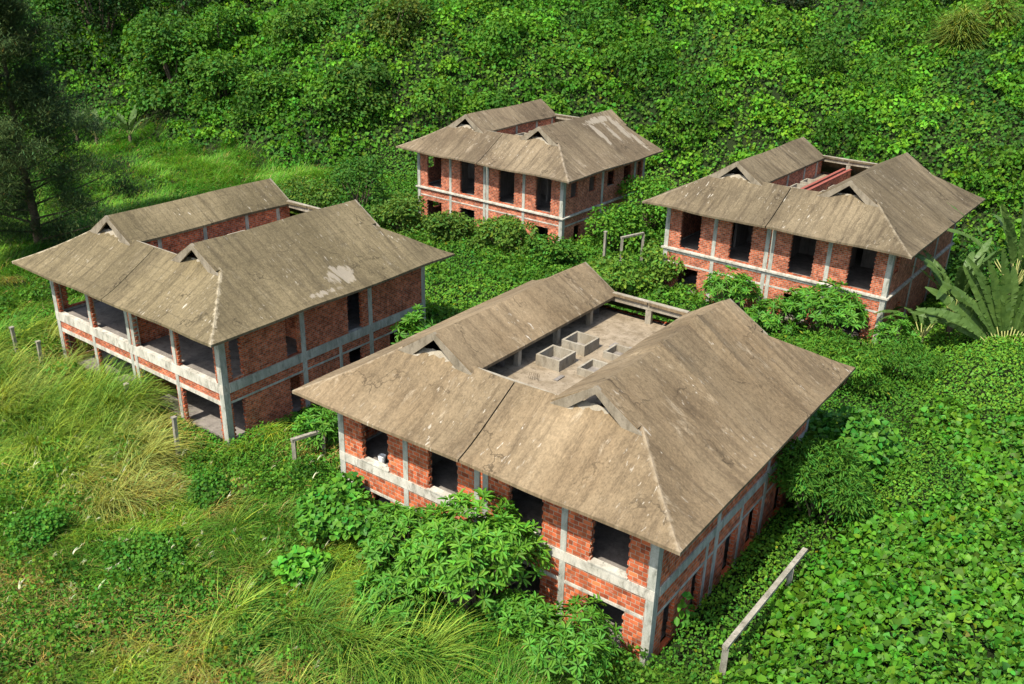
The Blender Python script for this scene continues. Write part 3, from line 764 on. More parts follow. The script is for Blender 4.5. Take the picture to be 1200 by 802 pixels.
# ------------------------------------------------------------------ vine leaves on the hill
outside = lambda x, y: wall_dist(x, y) > .25
pl = Pile()
for band, dens, s0, s1 in (((40, 75), 40, .16, .34), ((75, 95), 34, .18, .36), ((95, 118), 24, .22, .42), ((118, 160), 13, .30, .52)):
    x, y, z = scatter(dens*Q, band, lambda x, y: zones(x, y)[0] & outside(x, y))
    sc = .75+.5*fbm(x, y, 9, 81)
    V = foliage_patch(x, y, z, s0*1., s1*1., 'heart', vine_colour(x, y, len(x)), .75, .9)
    pl.add(V)
def clumps(pl, band, cd, r0, r1, nl, s0, s1, keep, col, flat=.75, rise=-.35):
    x, y, z = scatter(cd, band, keep)
    n = len(x)
    if not n: return
    r = rng.uniform(r0, r1, n)*(.7+.6*fbm(x, y, 10, 83)); h = veg(x, y)
    cen = np.stack([x, y, z+h+rise*r], 1); k = nl
    tone = np.repeat(rng.normal(1, .13, (n, 1)), k, 0); mixc = np.repeat(col(x, y, n), k, 0)
    d = nrm(rng.normal(0, 1, (n*k, 3))); d[:, 2] = np.abs(d[:, 2])*1.1-.15; d = nrm(d)
    R = np.repeat(r, k)[:, None]; P = np.repeat(cen, k, 0)+d*R*np.array([1, 1, flat])*(1-.25*rng.random((n*k, 1))**2)
    ok = wall_dist(P[:, 0], P[:, 1]) > .15; P, d, tone, mixc = P[ok], d[ok], tone[ok], mixc[ok]; m = len(P)
    N = nrm(d*.9+np.array([0, 0, .35])+rng.normal(0, .42, (m, 3))); Y = rng.normal(0, .6, (m, 3))+d*np.array([1, 1, 0])*.7; Y[:, 2] -= .5
    C = jitter(mixc/1.15, m, .20, .10)*tone
    pl.add(leaves(P, N, Y, rng.uniform(s0, s1, m), C, 'heart'))
hk = lambda x, y: zones(x, y)[0] & (wall_dist(x, y) > .9) & (fbm(x, y, 5, 87) > .36)
def hc(x, y, n):
    t = sstep(.35, .65, fbm(x, y, 9, 62))[:, None]
    return jitter(np.array([.056, .155, .016])*(1-t)+np.array([.100, .225, .022])*t, n, .10, .05)
ck = lambda x, y: zones(x, y)[0] & (wall_dist(x, y) > 4.0) & (foot_dist(x, y) > 1)
def cc_(x, y, n):
    t = rng.random((n, 1)); t2 = (rng.random((n, 1)) < .2)
    C = np.array([.050, .145, .016])*(1-t)+np.array([.100, .215, .022])*t
    return C*(1-.35*t2)
clumps(pl, (60, 95), .018*Q, 1.8, 3.0, 560, .20, .38, ck, cc_, 1.0, .12)
clumps(pl, (95, 118), .016*Q, 2.0, 3.6, 620, .24, .42, ck, cc_, 1.0, .12)
clumps(pl, (118, 150), .010*Q, 2.4, 4.2, 560, .32, .54, ck, cc_, 1.0, .12)
clumps(pl, (42, 75), .40*Q, .6, 1.3, 80, .22, .40, hk, hc)
clumps(pl, (75, 95), .34*Q, .6, 1.4, 75, .22, .42, hk, hc)
clumps(pl, (95, 118), .26*Q, .8, 1.7, 75, .26, .46, hk, hc)
clumps(pl, (118, 155), .16*Q, 1.0, 2.1, 70, .34, .58, hk, hc)
tag(pl.build('hillside_vines', M['leaf']), 'broad leaved green vines smothering the whole hillside behind the houses', 'vines', kind='stuff')

# ------------------------------------------------------------------ vines and low leaves on the flat, right and middle
def right_field(x, y):
    h, g = zones(x, y); return ~h & ~g & outside(x, y)
pl = Pile()
def big_patch(x, y): # where the big kudzu-like leaves are
    u, v = hloc('front', x, y); return (u > 19.6) & (fbm(x, y, 6, 91)+.012*(u-23)+.012*np.clip(-v-2, 0, 8)*(u > 23)-.012*np.maximum(v-8, 0) > .40)
for band, dens, s0, s1 in (((20, 40), 70, .13, .31), ((40, 60), 52, .16, .31)):
    x, y, z = scatter(dens*Q, band, lambda x, y: right_field(x, y) & big_patch(x, y))
    C = jitter(np.array([.060, .155, .015])*np.ones((len(x), 3)), len(x), .3, .14)
    pl.add(foliage_patch(x, y, z, s0, s1, 'heart', C, .7, .55))
fk = lambda x, y: right_field(x, y) & big_patch(x, y) & (wall_dist(x, y) > 1.2) & (fbm(x, y, 3, 88) > .42)
fc = lambda x, y, n: jitter(np.array([.064, .168, .016])*np.ones((n, 3)), n, .12, .1)
clumps(pl, (22, 42), .9*Q, .35, .75, 42, .17, .33, fk, fc, .6)
clumps(pl, (42, 60), .7*Q, .4, .85, 42, .18, .34, fk, fc, .6)
tag(pl.build('broad_leaf_vines', M['leaf_gloss']), 'large heart shaped vine leaves carpeting the ground right of the nearest house', 'vines', kind='stuff')
pl = Pile()
for band, dens, s0, s1 in (((20, 36), 150, .08, .17), ((36, 55), 110, .09, .19), ((55, 85), 62, .13, .25), ((85, 110), 36, .18, .30)):
    x, y, z = scatter(dens*Q, band, lambda x, y: right_field(x, y) & (~big_patch(x, y) | (rng.random(len(x)) < .12)))
    t = sstep(.4, .62, fbm(x, y, 5, 95))[:, None]
    C = jitter(np.array([.058, .155, .018])*(1-t)+np.array([.100, .225, .026])*t, len(x), .2, .12)
    pl.add(foliage_patch(x, y, z, s0, s1, 'ovate', C, .6, .32))
mk = lambda x, y: right_field(x, y) & (~big_patch(x, y)) & (wall_dist(x, y) > .8) & (fbm(x, y, 4, 93) > .42)
def mc(x, y, n):
    t = rng.random((n, 1)); return np.array([.062, .165, .018])*(1-t)+np.array([.110, .235, .026])*t
clumps(pl, (22, 55), .22*Q, .45, 1.0, 130, .09, .19, mk, mc, .8)
clumps(pl, (55, 90), .16*Q, .6, 1.5, 110, .14, .28, mk, mc, .85)
tag(pl.build('creeping_herbs', M['leaf']), 'low bright small leaved herbs filling the flat ground between the houses', 'ground cover', kind='stuff')

# ------------------------------------------------------------------ grass
def grass_zone(x, y):
    return zones(x, y)[1] & (wall_dist(x, y) > .15)
def dryness(x, y):
    u, v = hloc('front', x, y)
    d = fbm(x, y, 4.5, 101)+.10*np.exp(-((u+1)/6)**2-((v+4)/7)**2)+.02*np.exp(-((u-4)/6)**2-((v+7)/5)**2)
    return sstep(.45, .64, d)*(y < 62)*(1-sstep(7, 11, u))
pl = Pile()
def herb_mask(x, y): return (fbm(x, y, 3.8, 111)+.06*(vnoise(x, y, .9, 113)-.5) > .555)
WIND = R_(-28)
for band, dens, l0, l1, wd_ in (((20, 34), 250, .45, 1.05, .034), ((34, 48), 190, .5, 1.1, .046), ((48, 70), 110, .5, 1.05, .052), ((70, 100), 80, .5, 1.1, .05), ((100, 125), 46, .6, 1.2, .075)):
    x, y, z = scatter(dens*Q, band, lambda x, y: grass_zone(x, y))
    n = len(x); hm = herb_mask(x, y); k = (~hm | (rng.random(n) < .3)) & (rng.random(n) < .2+.9*cells(x, y, 1.25, 161)); x, y, z = x[k], y[k], z[k]; n = len(x)
    dr = dryness(x, y)[:, None]*(.55+.45*rng.random((n, 1))); far = sstep(50, 75, y)[:, None]
    t = sstep(.42, .62, fbm(x, y, 6, 121))[:, None]
    C = (np.array([.078, .175, .022])*(1-t)+np.array([.215, .310, .040])*t)*(1-dr)+np.array([.42, .32, .11])*dr
    C = C*(1-far)+(np.array([.070, .195, .020])*(1-t)+np.array([.115, .255, .030])*t)*far
    brown = (rng.random((n, 1)) < .05+.18*dr); C = np.where(brown, np.array([.33, .23, .12]), C)
    # lean: whole tussocks fall one way
    az = WIND+2.6*(fbm(x, y, 4, 131)-.5)*2+rng.normal(0, .8, n)
    L = rng.uniform(l0, l1, n)*(.5+1.1*fbm(x, y, 2.2, 141))*(1-.55*(1-sstep(.2, 1.4, wall_dist(x, y))))
    P = np.stack([x, y, z+veg(x, y)*.62-.25+.35*cells(x, y, 1.25, 161)], 1)
    pl.add(blades(P, az, L*1.1, np.full(n, wd_)*rng.uniform(.7, 1.3, n), rng.uniform(.25, 1.0, n), jitter(C, n, .30, .12)))
tag(pl.build('wild_grass', M['blade']), 'rank wild grass, green to straw yellow, around the left houses and foreground', 'grass', kind='stuff')
# arching cane grass tussocks
pl = Pile()
TUS = []
for k in range(900):
    x = rng.uniform(-36, 12); y = rng.uniform(23, 52)
    if abs(x) > .62*y+3: continue
    h, g = zones(np.array([x]), np.array([y]))
    if not g[0] or wall_dist(np.array([x]), np.array([y]))[0] < .5: continue
    ul, vl = hloc('left', x, y)
    if fbm(np.array([x]), np.array([y]), 6, 151)[0] < .47 and not (vl > -7 and ul > -2 and ul < 18 and vl < 1 and k % 2 == 0): continue
    TUS.append((x, y))
TUS = TUS[:420]
for k in range(170):
    uu, vv = rng.uniform(-3.5, 14.5), -rng.uniform(.1, 5.2)
    TUS.append(hworld('left', uu, vv)[:2])
for (x, y) in TUS:
    uf_, vf_ = hloc('front', x, y)
    if uf_ > 11 and vf_ < 1: continue
    ua_, va_ = hloc('left', x, y)
    if ua_ > 11 and -2.2 < va_ < 2: continue
    if min(math.hypot(x-a, y-b) for a, b in ((-28.9, 48.9), (-26.9, 47.6), (-27.3, 46.6), (-29.3, 47.9), (-16.1, 38.7), (-16.3, 37.6), (-10, 37.6), (-9.7, 36.8))) < 1.25: continue
    n = int((95 if y < 38 else 75)*Q); r = np.abs(rng.normal(0, .28, n)); a = rng.uniform(0, 6.28, n)
    px, py = x+r*np.cos(a), y+r*np.sin(a); P = np.stack([px, py, terrain(px, py)+.2], 1)
    ua_, va_ = hloc('left', x, y)
    hh_ = rng.uniform(1.6, 2.3) if va_ > -6 and ua_ > -4 else rng.uniform(.85, 1.5)
    az = np.arctan2(np.sin(a)*.7+math.sin(WIND)*.7, np.cos(a)*.7+math.cos(WIND)*.7)+rng.normal(0, .35, n)
    dr = float(dryness(np.array([x]), np.array([y]))[0]); t = rng.random()
    C = np.array([.060, .160, .026])*(1-t)+np.array([.27, .34, .055])*t; C = C*(1-dr*.6)+np.array([.36, .32, .12])*dr*.6
    pl.add(blades(P, az, rng.uniform(1.0, 1.9, n)*hh_, rng.uniform(.034, .056, n)*(1+.3*(y > 38)), rng.uniform(.25, 1.0, n), jitter(C, n, .28, .08), .26, 4))
tag(pl.build('cane_grass', M['blade']), 'tall arching cane grass tussocks in front of the left houses', 'grass', kind='stuff')
# small leaved herb patches in the grass
pl = Pile()
for band, dens, s0, s1 in (((20, 36), 260, .06, .12), ((36, 56), 170, .07, .15)):
    x, y, z = scatter(dens*Q, band, lambda x, y: grass_zone(x, y) & (herb_mask(x, y) | (rng.random(len(x)) < .16)))
    C = jitter(np.array([.070, .195, .022])*np.ones((len(x), 3)), len(x), .22, .12)
    z = z+.28
    pl.add(foliage_patch(x, y, z, s0, s1, 'round', C, .6, .5))
wk = lambda x, y: grass_zone(x, y) & (wall_dist(x, y) > .6) & (fbm(x, y, 3.2, 117) > .47)
def wc(x, y, n):
    t = rng.random((n, 1)); return np.array([.055, .150, .020])*(1-t)+np.array([.105, .225, .026])*t
clumps(pl, (22, 40), .24*Q, .5, 1.15, 210, .08, .17, wk, wc, .95, .15)
clumps(pl, (40, 60), .13*Q, .6, 1.4, 170, .11, .22, wk, wc, .95, .1)
clumps(pl, (60, 115), .05*Q, .6, 1.6, 110, .16, .32, wk, wc, .8)
tag(pl.build('small_leaf_weeds', M['leaf']), 'dense patches of tiny round leaved weeds among the foreground grass', 'weeds', kind='stuff')
# feathery seed heads
pl = Pile(); n = 0
for (cx, cy, sx, sy, num) in ((-21.5, 37, 3.2, 3.0, 150), (-24, 43, 3.5, 2.2, 70), (-13, 29, 5, 3, 60), (-17, 33, 4, 3, 45), (-10, 34, 3, 3, 16), (-8, 27, 3, 2, 14)):
    x = rng.normal(cx, sx, num); y = rng.normal(cy, sy, num); k = grass_zone(x, y); x, y = x[k], y[k]; m = len(x)
    P = np.stack([x, y, terrain(x, y)+rng.uniform(.9, 1.5, m)], 1)
    az = WIND+rng.normal(0, .5, m)
    for rep in range(5):
        pl.add(blades(P+rng.normal(0, .012, (m, 3)), az+rng.normal(0, .25, m), rng.uniform(.28, .5, m), np.full(m, .055), rng.uniform(.1, .5, m), jitter((.66, .64, .55), m, .12, .03), .35, 3))
tag(pl.build('grass_seed_heads', M['blade']), 'pale feathery seed heads nodding over the foreground grass at left', 'seed heads', kind='stuff')

# ------------------------------------------------------------------ woody plants
def limbs(base, targets, r0, name='trunk', parent=None, mat=None):
    m = MB(); base = Vector(base)
    for t in targets:
        t = Vector(t); mid = base.lerp(t, .5)+Vector((rng.normal(0, .12), rng.normal(0, .12), .12*(t-base).length))
        L = (t-base).length; rr = r0*min(1, .35+.12*L)
        m.tube([base, base.lerp(mid, .5)+Vector((rng.normal(0, .04), rng.normal(0, .04), .03)), mid, t], [rr, rr*.8, rr*.55, rr*.2], 6)
    return m.build(name, mat or M['bark'], parent, True)
def crown_points(lobes, n, shell=.55):
    """points spread through several lobes with gaps; returns points, outward normals"""
    vol = np.array([l[3]*l[4] for l in lobes]); k = rng.choice(len(lobes), n, p=vol/vol.sum())
    L = np.array(lobes)[k]; d = nrm(rng.normal(0, 1, (n, 3))); d[:, 2] = np.abs(d[:, 2])*1.0-.22*rng.random(n); d = nrm(d)
    rad = 1-shell*rng.random(n)**1.8
    P = L[:, :3]+d*rad[:, None]*np.stack([L[:, 3], L[:, 3], L[:, 4]], 1)
    return P, d
def rosette(centres, axes, per, s0, s1, col, tpl='lance', rise=.45):
    n = len(centres); C0 = np.repeat(centres, per, 0); A = np.repeat(nrm(axes), per, 0); m = n*per
    phi = np.tile(np.arange(per)*2*math.pi/per*1.0, n)+np.repeat(rng.uniform(0, 6.28, n), per)+rng.normal(0, .2, m)
    ref = nrm(np.cross(A, np.array([.3, .5, .81]))); ref2 = np.cross(A, ref)
    rad = ref*np.cos(phi)[:, None]+ref2*np.sin(phi)[:, None]
    e = (rise+rng.normal(0, .28, m))[:, None]
    Y = nrm(rad+A*e); N = nrm(A-rad*e*.8)
    tone = np.repeat(rng.normal(1, .10, (n, 1)), per, 0)
    return leaves(C0+Y*.03, N, Y, rng.uniform(s0, s1, m), jitter(col, m, .16, .1)*tone, tpl)
def rosette_shrub(name, x, y, h, rad, cnt, label, cat, group=None, col=(.070, .185, .022), per=9, s=(.24, .40), ry=None, z0=None, gloss=True, lean=(0, 0)):
    z = ground(x, y) if z0 is None else z0
    e = empty(name, (x, y, z)); ry = ry or rad
    lob = [(lean[0], lean[1], h*.55, rad*.8, h*.45)]
    for k in range(6):
        a = 6.28*k/6+rng.uniform(-.3, .3); q = rad*rng.uniform(.45, .75)
        lob.append((q*math.cos(a)+lean[0], q*math.sin(a)*ry/rad+lean[1], h*rng.uniform(.38, .72), rad*rng.uniform(.3, .48), h*rng.uniform(.22, .34)))
    P, d = crown_points(lob, cnt, .35)
    P[:, 2] = np.maximum(P[:, 2], .15)
    wx, wy = P[:, 0]+x, P[:, 1]+y; k = wall_dist(wx, wy) > .12; P, d = P[k], d[k]
    ax = nrm(d*.8+np.array([0, 0, .75]))
    p = Pile(); p.add(rosette(P, ax, per, s[0], s[1], col)); p.build('foliage', M['leaf_gloss'] if gloss else M['leaf'], e)
    idx = rng.choice(len(P), min(26, len(P)), replace=False)
    limbs((lean[0]*.3, lean[1]*.3, -.3), P[idx]*.97, .05+.012*h, 'stem', e)
    return tag(e, label, cat, group)
def leafy(name, x, y, h, rad, cnt, tpl, s, col, label, cat, group=None, mat='leaf', flat=.45, trunk=.08, tilt=.55, nl=9, z0=None, shell=.5, droop=.3, parts=('crown', 'trunk'), low=0.):
    z = ground(x, y) if z0 is None else z0
    if y > 98: z += .3*float(veg(np.array([x]), np.array([y]))[0])
    e = empty(name, (x, y, z))
    lob = [(0, 0, h*.6, rad*.75, h*.4)]
    for k in range(nl):
        a = rng.uniform(0, 6.28); q = rad*rng.uniform(.35, .8)
        lob.append((q*math.cos(a), q*math.sin(a), h*rng.uniform(.35, .85), rad*rng.uniform(.22, .45), h*rng.uniform(.14, .26)))
    for k in range(int(low)):
        a = 6.28*k/low; q = rad*rng.uniform(.55, .95); lob.append((q*math.cos(a), q*math.sin(a), h*rng.uniform(.02, .25), rad*rng.uniform(.3, .5), h*rng.uniform(.18, .3)))
    P, d = crown_points(lob, cnt, shell)
    k = wall_dist(P[:, 0]+x, P[:, 1]+y) > .1; P, d = P[k], d[k]; n = len(P)
    N = nrm(d*.6+np.array([-.1, -.1, .8])+rng.normal(0, tilt, (n, 3))); Y = d*np.array([1, 1, .2])+rng.normal(0, .6, (n, 3)); Y[:, 2] -= droop
    blot = (.8+.4*vnoise(P[:, 0]+x, P[:, 2]+P[:, 1], .9, 7))[:, None]
    p = Pile(); p.add(leaves(P, N, Y, rng.uniform(s[0], s[1], n), jitter(col, n, .2, .12)*blot, tpl)); p.build(parts[0], M[mat], e)
    tg = [l[:3] for l in lob]
    limbs((0, 0, -.5), tg, trunk*2, parts[1], e)
    return tag(e, label, cat, group)
exec_plants = True
# --- shrubs against the nearest house
G1 = 'whorled leaf shrubs around the houses'
def fh(u, v): return hworld('front', u, v)[:2]
rosette_shrub('shrub', *fh(10.1, -.4), 5.4, 2.5, int(500*Q), 'largest whorled leaf shrub, against the front wall of the nearest house', 'shrub', G1, s=(.26, .44), ry=1.8, col=(.085, .21, .022))
rosette_shrub('shrub', *fh(6.9, -.5), 3.5, 1.6, int(170*Q), 'whorled leaf shrub adjoining the largest one on its left side', 'shrub', G1, s=(.26, .42))
rosette_shrub('shrub', *fh(8.2, -2.9), 2.4, 1.5, int(150*Q), 'lower spreading whorled leaf shrub in front of the largest one', 'shrub', G1, s=(.26, .42))
rosette_shrub('shrub', *fh(12.3, -.5), 2.2, 1.1, int(90*Q), 'small whorled leaf shrub in the gap between the largest shrub and the corner one', 'shrub', G1, s=(.22, .38), per=8)
rosette_shrub('shrub', *fh(14.6, -.9), 3.0, 2.0, int(200*Q), 'low whorled leaf shrub below the right corner of the nearest house', 'shrub', G1, s=(.22, .38), per=8)
rosette_shrub('shrub', -9.4, 39.7, 2.9, 1.3, int(120*Q), 'slim drooping shrub behind the short rail left of the nearest house', 'shrub', G1, s=(.24, .40))
rosette_shrub('small_tree', -5.4, 48.4, 4.6, 1.25, int(95*Q), 'small tree with star shaped leaf tufts rising beside the open house side wall', 'tree', None, s=(.30, .52), per=10)
rosette_shrub('shrub', 14.2, 57.2, 3.4, 2.0, int(150*Q), 'whorled leaf shrub under the middle of the grey roofed house front', 'shrub', G1, s=(.28, .46))
rosette_shrub('shrub', 19.4, 53.3, 4.0, 2.7, int(260*Q), 'tall whorled leaf shrub below the right windows of the grey roofed house', 'shrub', G1, s=(.28, .46))
rosette_shrub('shrub', 16.6, 54.4, 2.6, 1.7, int(120*Q), 'whorled leaf shrub between two taller ones before the grey roofed house', 'shrub', G1, s=(.26, .42))
rosette_shrub('shrub', 22.8, 50.7, 2.7, 1.7, int(110*Q), 'whorled leaf shrub by the right corner column of the grey roofed house', 'shrub', G1, s=(.26, .42))
# --- broad leaf saplings and heaps
leafy('vine_shrub', *fh(3.0, -.6), 2.9, 2.0, int(1900*Q), 'heart', (.17, .30), (.066, .185, .022), 'broad heart leaved shrub at the left end of the nearest house front', 'shrub', None, 'leaf_gloss', trunk=.03, tilt=.4, parts=('foliage', 'stem'))
leafy('vine_shrub', *fh(5.2, -.2), 2.6, 1.4, int(1000*Q), 'heart', (.17, .30), (.060, .165, .022), 'smaller heart leaved shrub under the second window of the nearest house', 'shrub', None, 'leaf_gloss', trunk=.03, tilt=.4, parts=('foliage', 'stem'))
leafy('sapling', -8.0, 29.2, 1.9, .95, int(520*Q), 'heart', (.22, .36), (.085, .25, .025), 'single round bright green sapling in the dry foreground grass', 'sapling', None, 'leaf_gloss', trunk=.02, tilt=.35, nl=5, parts=('foliage', 'stem'))
leafy('sapling', 6.35, 27.5, 2.1, .65, int(110*Q), 'ovate', (.25, .42), (.075, .21, .022), 'spindly sapling against the right corner of the nearest house', 'sapling', None, 'leaf_gloss', trunk=.02, tilt=.4, nl=5, parts=('foliage', 'stem'))
leafy('shrub', 13.6, 34.2, 4.6, 2.5, int(8000*Q), 'lance', (.17, .30), (.058, .150, .020), 'dense dark rounded shrub beside the right wall of the nearest house', 'shrub', None, trunk=.05, tilt=.5, nl=12, parts=('foliage', 'stem'))
leafy('shrub', 16.3, 38.2, 3.9, 2.7, int(3000*Q), 'heart', (.20, .36), (.050, .150, .018), 'vine draped shrub behind the dense round one, right of the nearest house', 'shrub', None, 'leaf_gloss', trunk=.05, tilt=.45, nl=12, parts=('foliage', 'stem'))
leafy('shrub', 18.4, 46.8, 3.0, 2.6, int(6500*Q), 'lance', (.17, .30), (.080, .185, .022), 'yellowish green feathery shrub between the nearest house and the grey roofed house', 'shrub', None, trunk=.05, tilt=.5, nl=12, parts=('foliage', 'stem'))
leafy('shrub', 22.6, 48.0, 2.3, 2.2, int(3800*Q), 'lance', (.15, .26), (.066, .165, .022), 'low rounded shrub at the foot of the banana leaves', 'shrub', None, trunk=.05, tilt=.5, nl=10, parts=('foliage', 'stem'))
G4 = 'weed bushes in the foreground grass'
for (x, y, h, r, lab) in ((-8.8, 26.2, .8, 1.5, 'wide dark weed bush at the bottom edge, below the bright sapling'), (-14.6, 30.2, 1.1, 1.8, 'broad weed bush left of the bright sapling in the lower left'),
        (-13.4, 35.2, 1.3, 1.3, 'weed bush between the tall pale post and the lower left grass'), (-19.5, 31.5, 1.5, 1.5, 'dark weed bush near the left edge of the foreground'), (-4.6, 28.4, 1.5, 1.2, 'weed bush between the bright sapling and the large shrubs'),
        (-3.2, 24.6, 1.0, 1.3, 'low weed bush at the bottom edge, left of the corner shrub')):
    leafy('weed_bush', x, y, h+.5, r, int(3000*Q), 'round', (.09, .17), (.058, .160, .020), lab, 'bush', G4, trunk=.02, nl=9, low=7, parts=('foliage', 'stem'))
# bushes round the two far houses
G2 = 'bushes round the far houses'
for (x, y, h, r, lab, c) in (
    (-13.6, 79.0, 4.6, 3.0, 'dark bushy growth at the left corner of the farthest house', (.045, .115, .018)),
    (-9.5, 74.8, 2.6, 2.4, 'scrubby bush below the left windows of the farthest house', (.085, .150, .028)),
    (-5.2, 72.4, 2.3, 2.3, 'olive bush under the front wall of the farthest house', (.075, .135, .025)),
    (-1.0, 69.2, 2.5, 2.2, 'yellow green bush at the middle of the farthest house front', (.090, .165, .028)),
    (2.6, 66.8, 2.0, 2.2, 'low bush at the right front corner of the farthest house', (.070, .160, .022)),
    (7.6, 70.0, 3.4, 2.6, 'bright vine bush against the side wall of the farthest house', (.080, .190, .022)),
    (11.2, 75.6, 4.2, 3.0, 'tall vine bush beside the rear side wall of the farthest house', (.080, .195, .022)),
    (11.0, 62.2, 2.6, 2.0, 'olive bush at the left foot of the grey roofed house', (.095, .175, .028)),
    (7.3, 60.4, 2.2, 2.5, 'rounded bush left of the grey roofed house, behind the nearest roof', (.095, .180, .026)),
    (-14.5, 70.0, 2.2, 2.6, 'loose scrub between the olive roofed and the farthest house', (.085, .150, .026)),
    (-18.0, 78.5, 2.8, 3.0, 'wide olive scrub behind the olive roofed house', (.075, .140, .024)),
    (31.5, 58.0, 4.4, 3.0, 'dark growth crowding the right wall of the grey roofed house', (.035, .095, .016))):
    leafy('bush', x, y, h*1.2, r*1.05, int(3400*Q), 'ovate', (.18, .34), c, lab, 'bush', G2, trunk=.05, nl=13, low=6, parts=('foliage', 'stem'))
# hillside trees that read one by one
G3 = 'trees along the foot of the hill'
for (x, y, h, r, lab, c, tp, s) in (
    (-41.5, 114.5, 10.5, 5.2, 'vine hung tree with dark hollows above the banana plants', (.050, .125, .018), 'ovate', (.35, .6)),
    (-53.5, 124.5, 13.5, 6.5, 'large dark crowned tree at the top left behind the needle tree', (.026, .060, .014), 'ovate', (.30, .55)),
    (-43.0, 127.5, 12.5, 6.0, 'dark crowned tree at the top, right of the largest dark one', (.030, .068, .015), 'ovate', (.30, .55)),
    (-62.0, 124.0, 11.0, 6.0, 'bright leaved tree behind the needle tree at the top left', (.050, .135, .020), 'ovate', (.35, .6)),
    (-33.5, 108.5, 7.0, 4.2, 'rounded tree with a shaded trunk gap at the edge of the meadow', (.055, .135, .018), 'ovate', (.32, .55)),
    (-27.0, 104.0, 5.2, 3.8, 'low spreading tree at the right end of the meadow edge', (.066, .155, .020), 'ovate', (.30, .5)),
    (-36.5, 116.0, 9.0, 4.5, 'middle tree of the slope above the meadow', (.060, .150, .018), 'ovate', (.34, .56)),
    (-25.0, 112.0, 8.0, 4.5, 'olive tree on the slope left of the farthest house', (.060, .135, .020), 'ovate', (.32, .55)),
    (-17.5, 101.5, 6.5, 3.8, 'dark olive tree close behind the left of the farthest house', (.048, .110, .018), 'ovate', (.32, .55)),
    (-14.0, 110.5, 7.5, 4.4, 'brownish olive tree up the slope behind the farthest house', (.080, .120, .024), 'ovate', (.30, .5)),
    (-20.5, 121.5, 8.5, 4.6, 'brown tinged tree near the top edge left of the middle', (.078, .115, .024), 'ovate', (.30, .5)),
    (29.5, 109.8, 5.0, 4.6, 'almost black crown painting a shadow gap at the top edge right of the middle', (.016, .026, .010), 'ovate', (.25, .45)),  # near-black leaves stand in for a shadow gap on the hill
    (43.5, 104.0, 5.0, 3.4, 'dark green crown at the top right corner', (.028, .062, .014), 'ovate', (.28, .5)),
    (48.6, 92.6, 4.0, 2.6, 'deep green crown at the far right edge, beyond the yellow bamboo', (.034, .070, .016), 'ovate', (.28, .5))):
    leafy('tree', x, y, h, r, int((7000 if r > 5 else 4800)*Q), tp, s, c, lab, 'tree', G3, trunk=.12, nl=14, tilt=.6, low=9)
# yellow drooping bamboo clumps, top right
for (x, y, lab) in ((42.2, 93.4, 'yellow green drooping bamboo clump high on the slope at top right'), (46.0, 95.0, 'smaller yellowish bamboo clump near the top right corner')):
    z = ground(x, y)+float(veg(np.array([x]), np.array([y]))[0])*.7; e = empty('bamboo', (x, y, z)); n = int(1700*Q)
    a = rng.uniform(0, 6.28, n); r = rng.uniform(0, 2.0, n)**.9; P = np.stack([r*np.cos(a), r*np.sin(a), rng.uniform(.8, 4.6, n)*(1-r/4.2)], 1)
    p = Pile(); p.add(blades(P, a+rng.normal(0, .4, n), rng.uniform(.8, 1.7, n), rng.uniform(.07, .13, n), rng.uniform(.8, 1.5, n), jitter((.17, .22, .05), n, .2, .1), .4, 3)); p.build('foliage', M['blade'], e)
    limbs((0, 0, -.4), [(math.cos(t)*1.2, math.sin(t)*1.2, 4.0) for t in range(6)], .06, 'stem', e)
    tag(e, lab, 'bamboo')

# --- banana-like leaves
def paddle(mb, base, az, elev, pet, bl, bw, droop, tear=.12, face=None):
    """petiole + torn paddle blade; returns (petiole points) ; blade faces go to mb lists"""
    d = Vector((math.cos(az)*math.cos(elev), math.sin(az)*math.cos(elev), math.sin(elev))); side = Vector((-math.sin(az), math.cos(az), 0))
    if face is not None: side = Vector(face).cross(d)
    side = (side+Vector((rng.normal(0, .25), rng.normal(0, .25), rng.normal(0, .25)))).normalized()
    pts = [Vector(base)+d*pet*t for t in (0, .5, 1)]
    n = 16; p = pts[-1].copy(); dirn = d.copy(); L = [p.copy()]; nn = d.cross(side).normalized()
    rows = []
    for k in range(n+1):
        t = k/n; w = bw*(max(0, math.sin(math.pi*min(1, (t*.93+.06))))**.55)
        up = nn*(.16*w)
        rows.append((p.copy(), p+side*w/2+up*rng.uniform(-.4, 1.2), p-side*w/2+up*rng.uniform(-.4, 1.2), dirn.copy()))
        p = p+dirn*bl/n; dirn = (dirn+Vector((0, 0, -droop/n))).normalized()
    for k in range(n):
        a, b = rows[k], rows[k+1]; g1 = tear*rng.random() if rng.random() < .45 else 0; g2 = tear*rng.random() if rng.random() < .45 else 0
        s = (bl/n)
        mb.poly([a[0], a[1]+a[3]*g1*s*4, b[1], b[0]]); mb.poly([a[0], b[0], b[2], a[2]+a[3]*g2*s*4])
    return pts
def mat_banana():
    q = NT('paddle_leaf'); tc = q.n('ShaderNodeTexCoord'); n = q.noise(tc.outputs['Object'], 1.2, 3); oi = q.n('ShaderNodeObjectInfo')
    c = q.mix(q.ramp(n, .35, .65), (.038, .080, .014), (.075, .130, .022)); c = q.mix(q.math('MULTIPLY', oi.outputs['Random'], .7), c, (.085, .15, .035))
    w = q.noise(tc.outputs['Object'], 14, 2, .6)
    b = q.bsdf(c, .5, w, .35, .02, .3)
    t = q.n('ShaderNodeBsdfTranslucent'); q.set(t.inputs[0], c); mx = q.n('ShaderNodeMixShader'); mx.inputs[0].default_value = .22
    q.t.links.new(b.outputs[0], mx.inputs[1]); q.t.links.new(t.outputs[0], mx.inputs[2]); q.t.links.new(mx.outputs[0], q.out.inputs[0]); return q.m
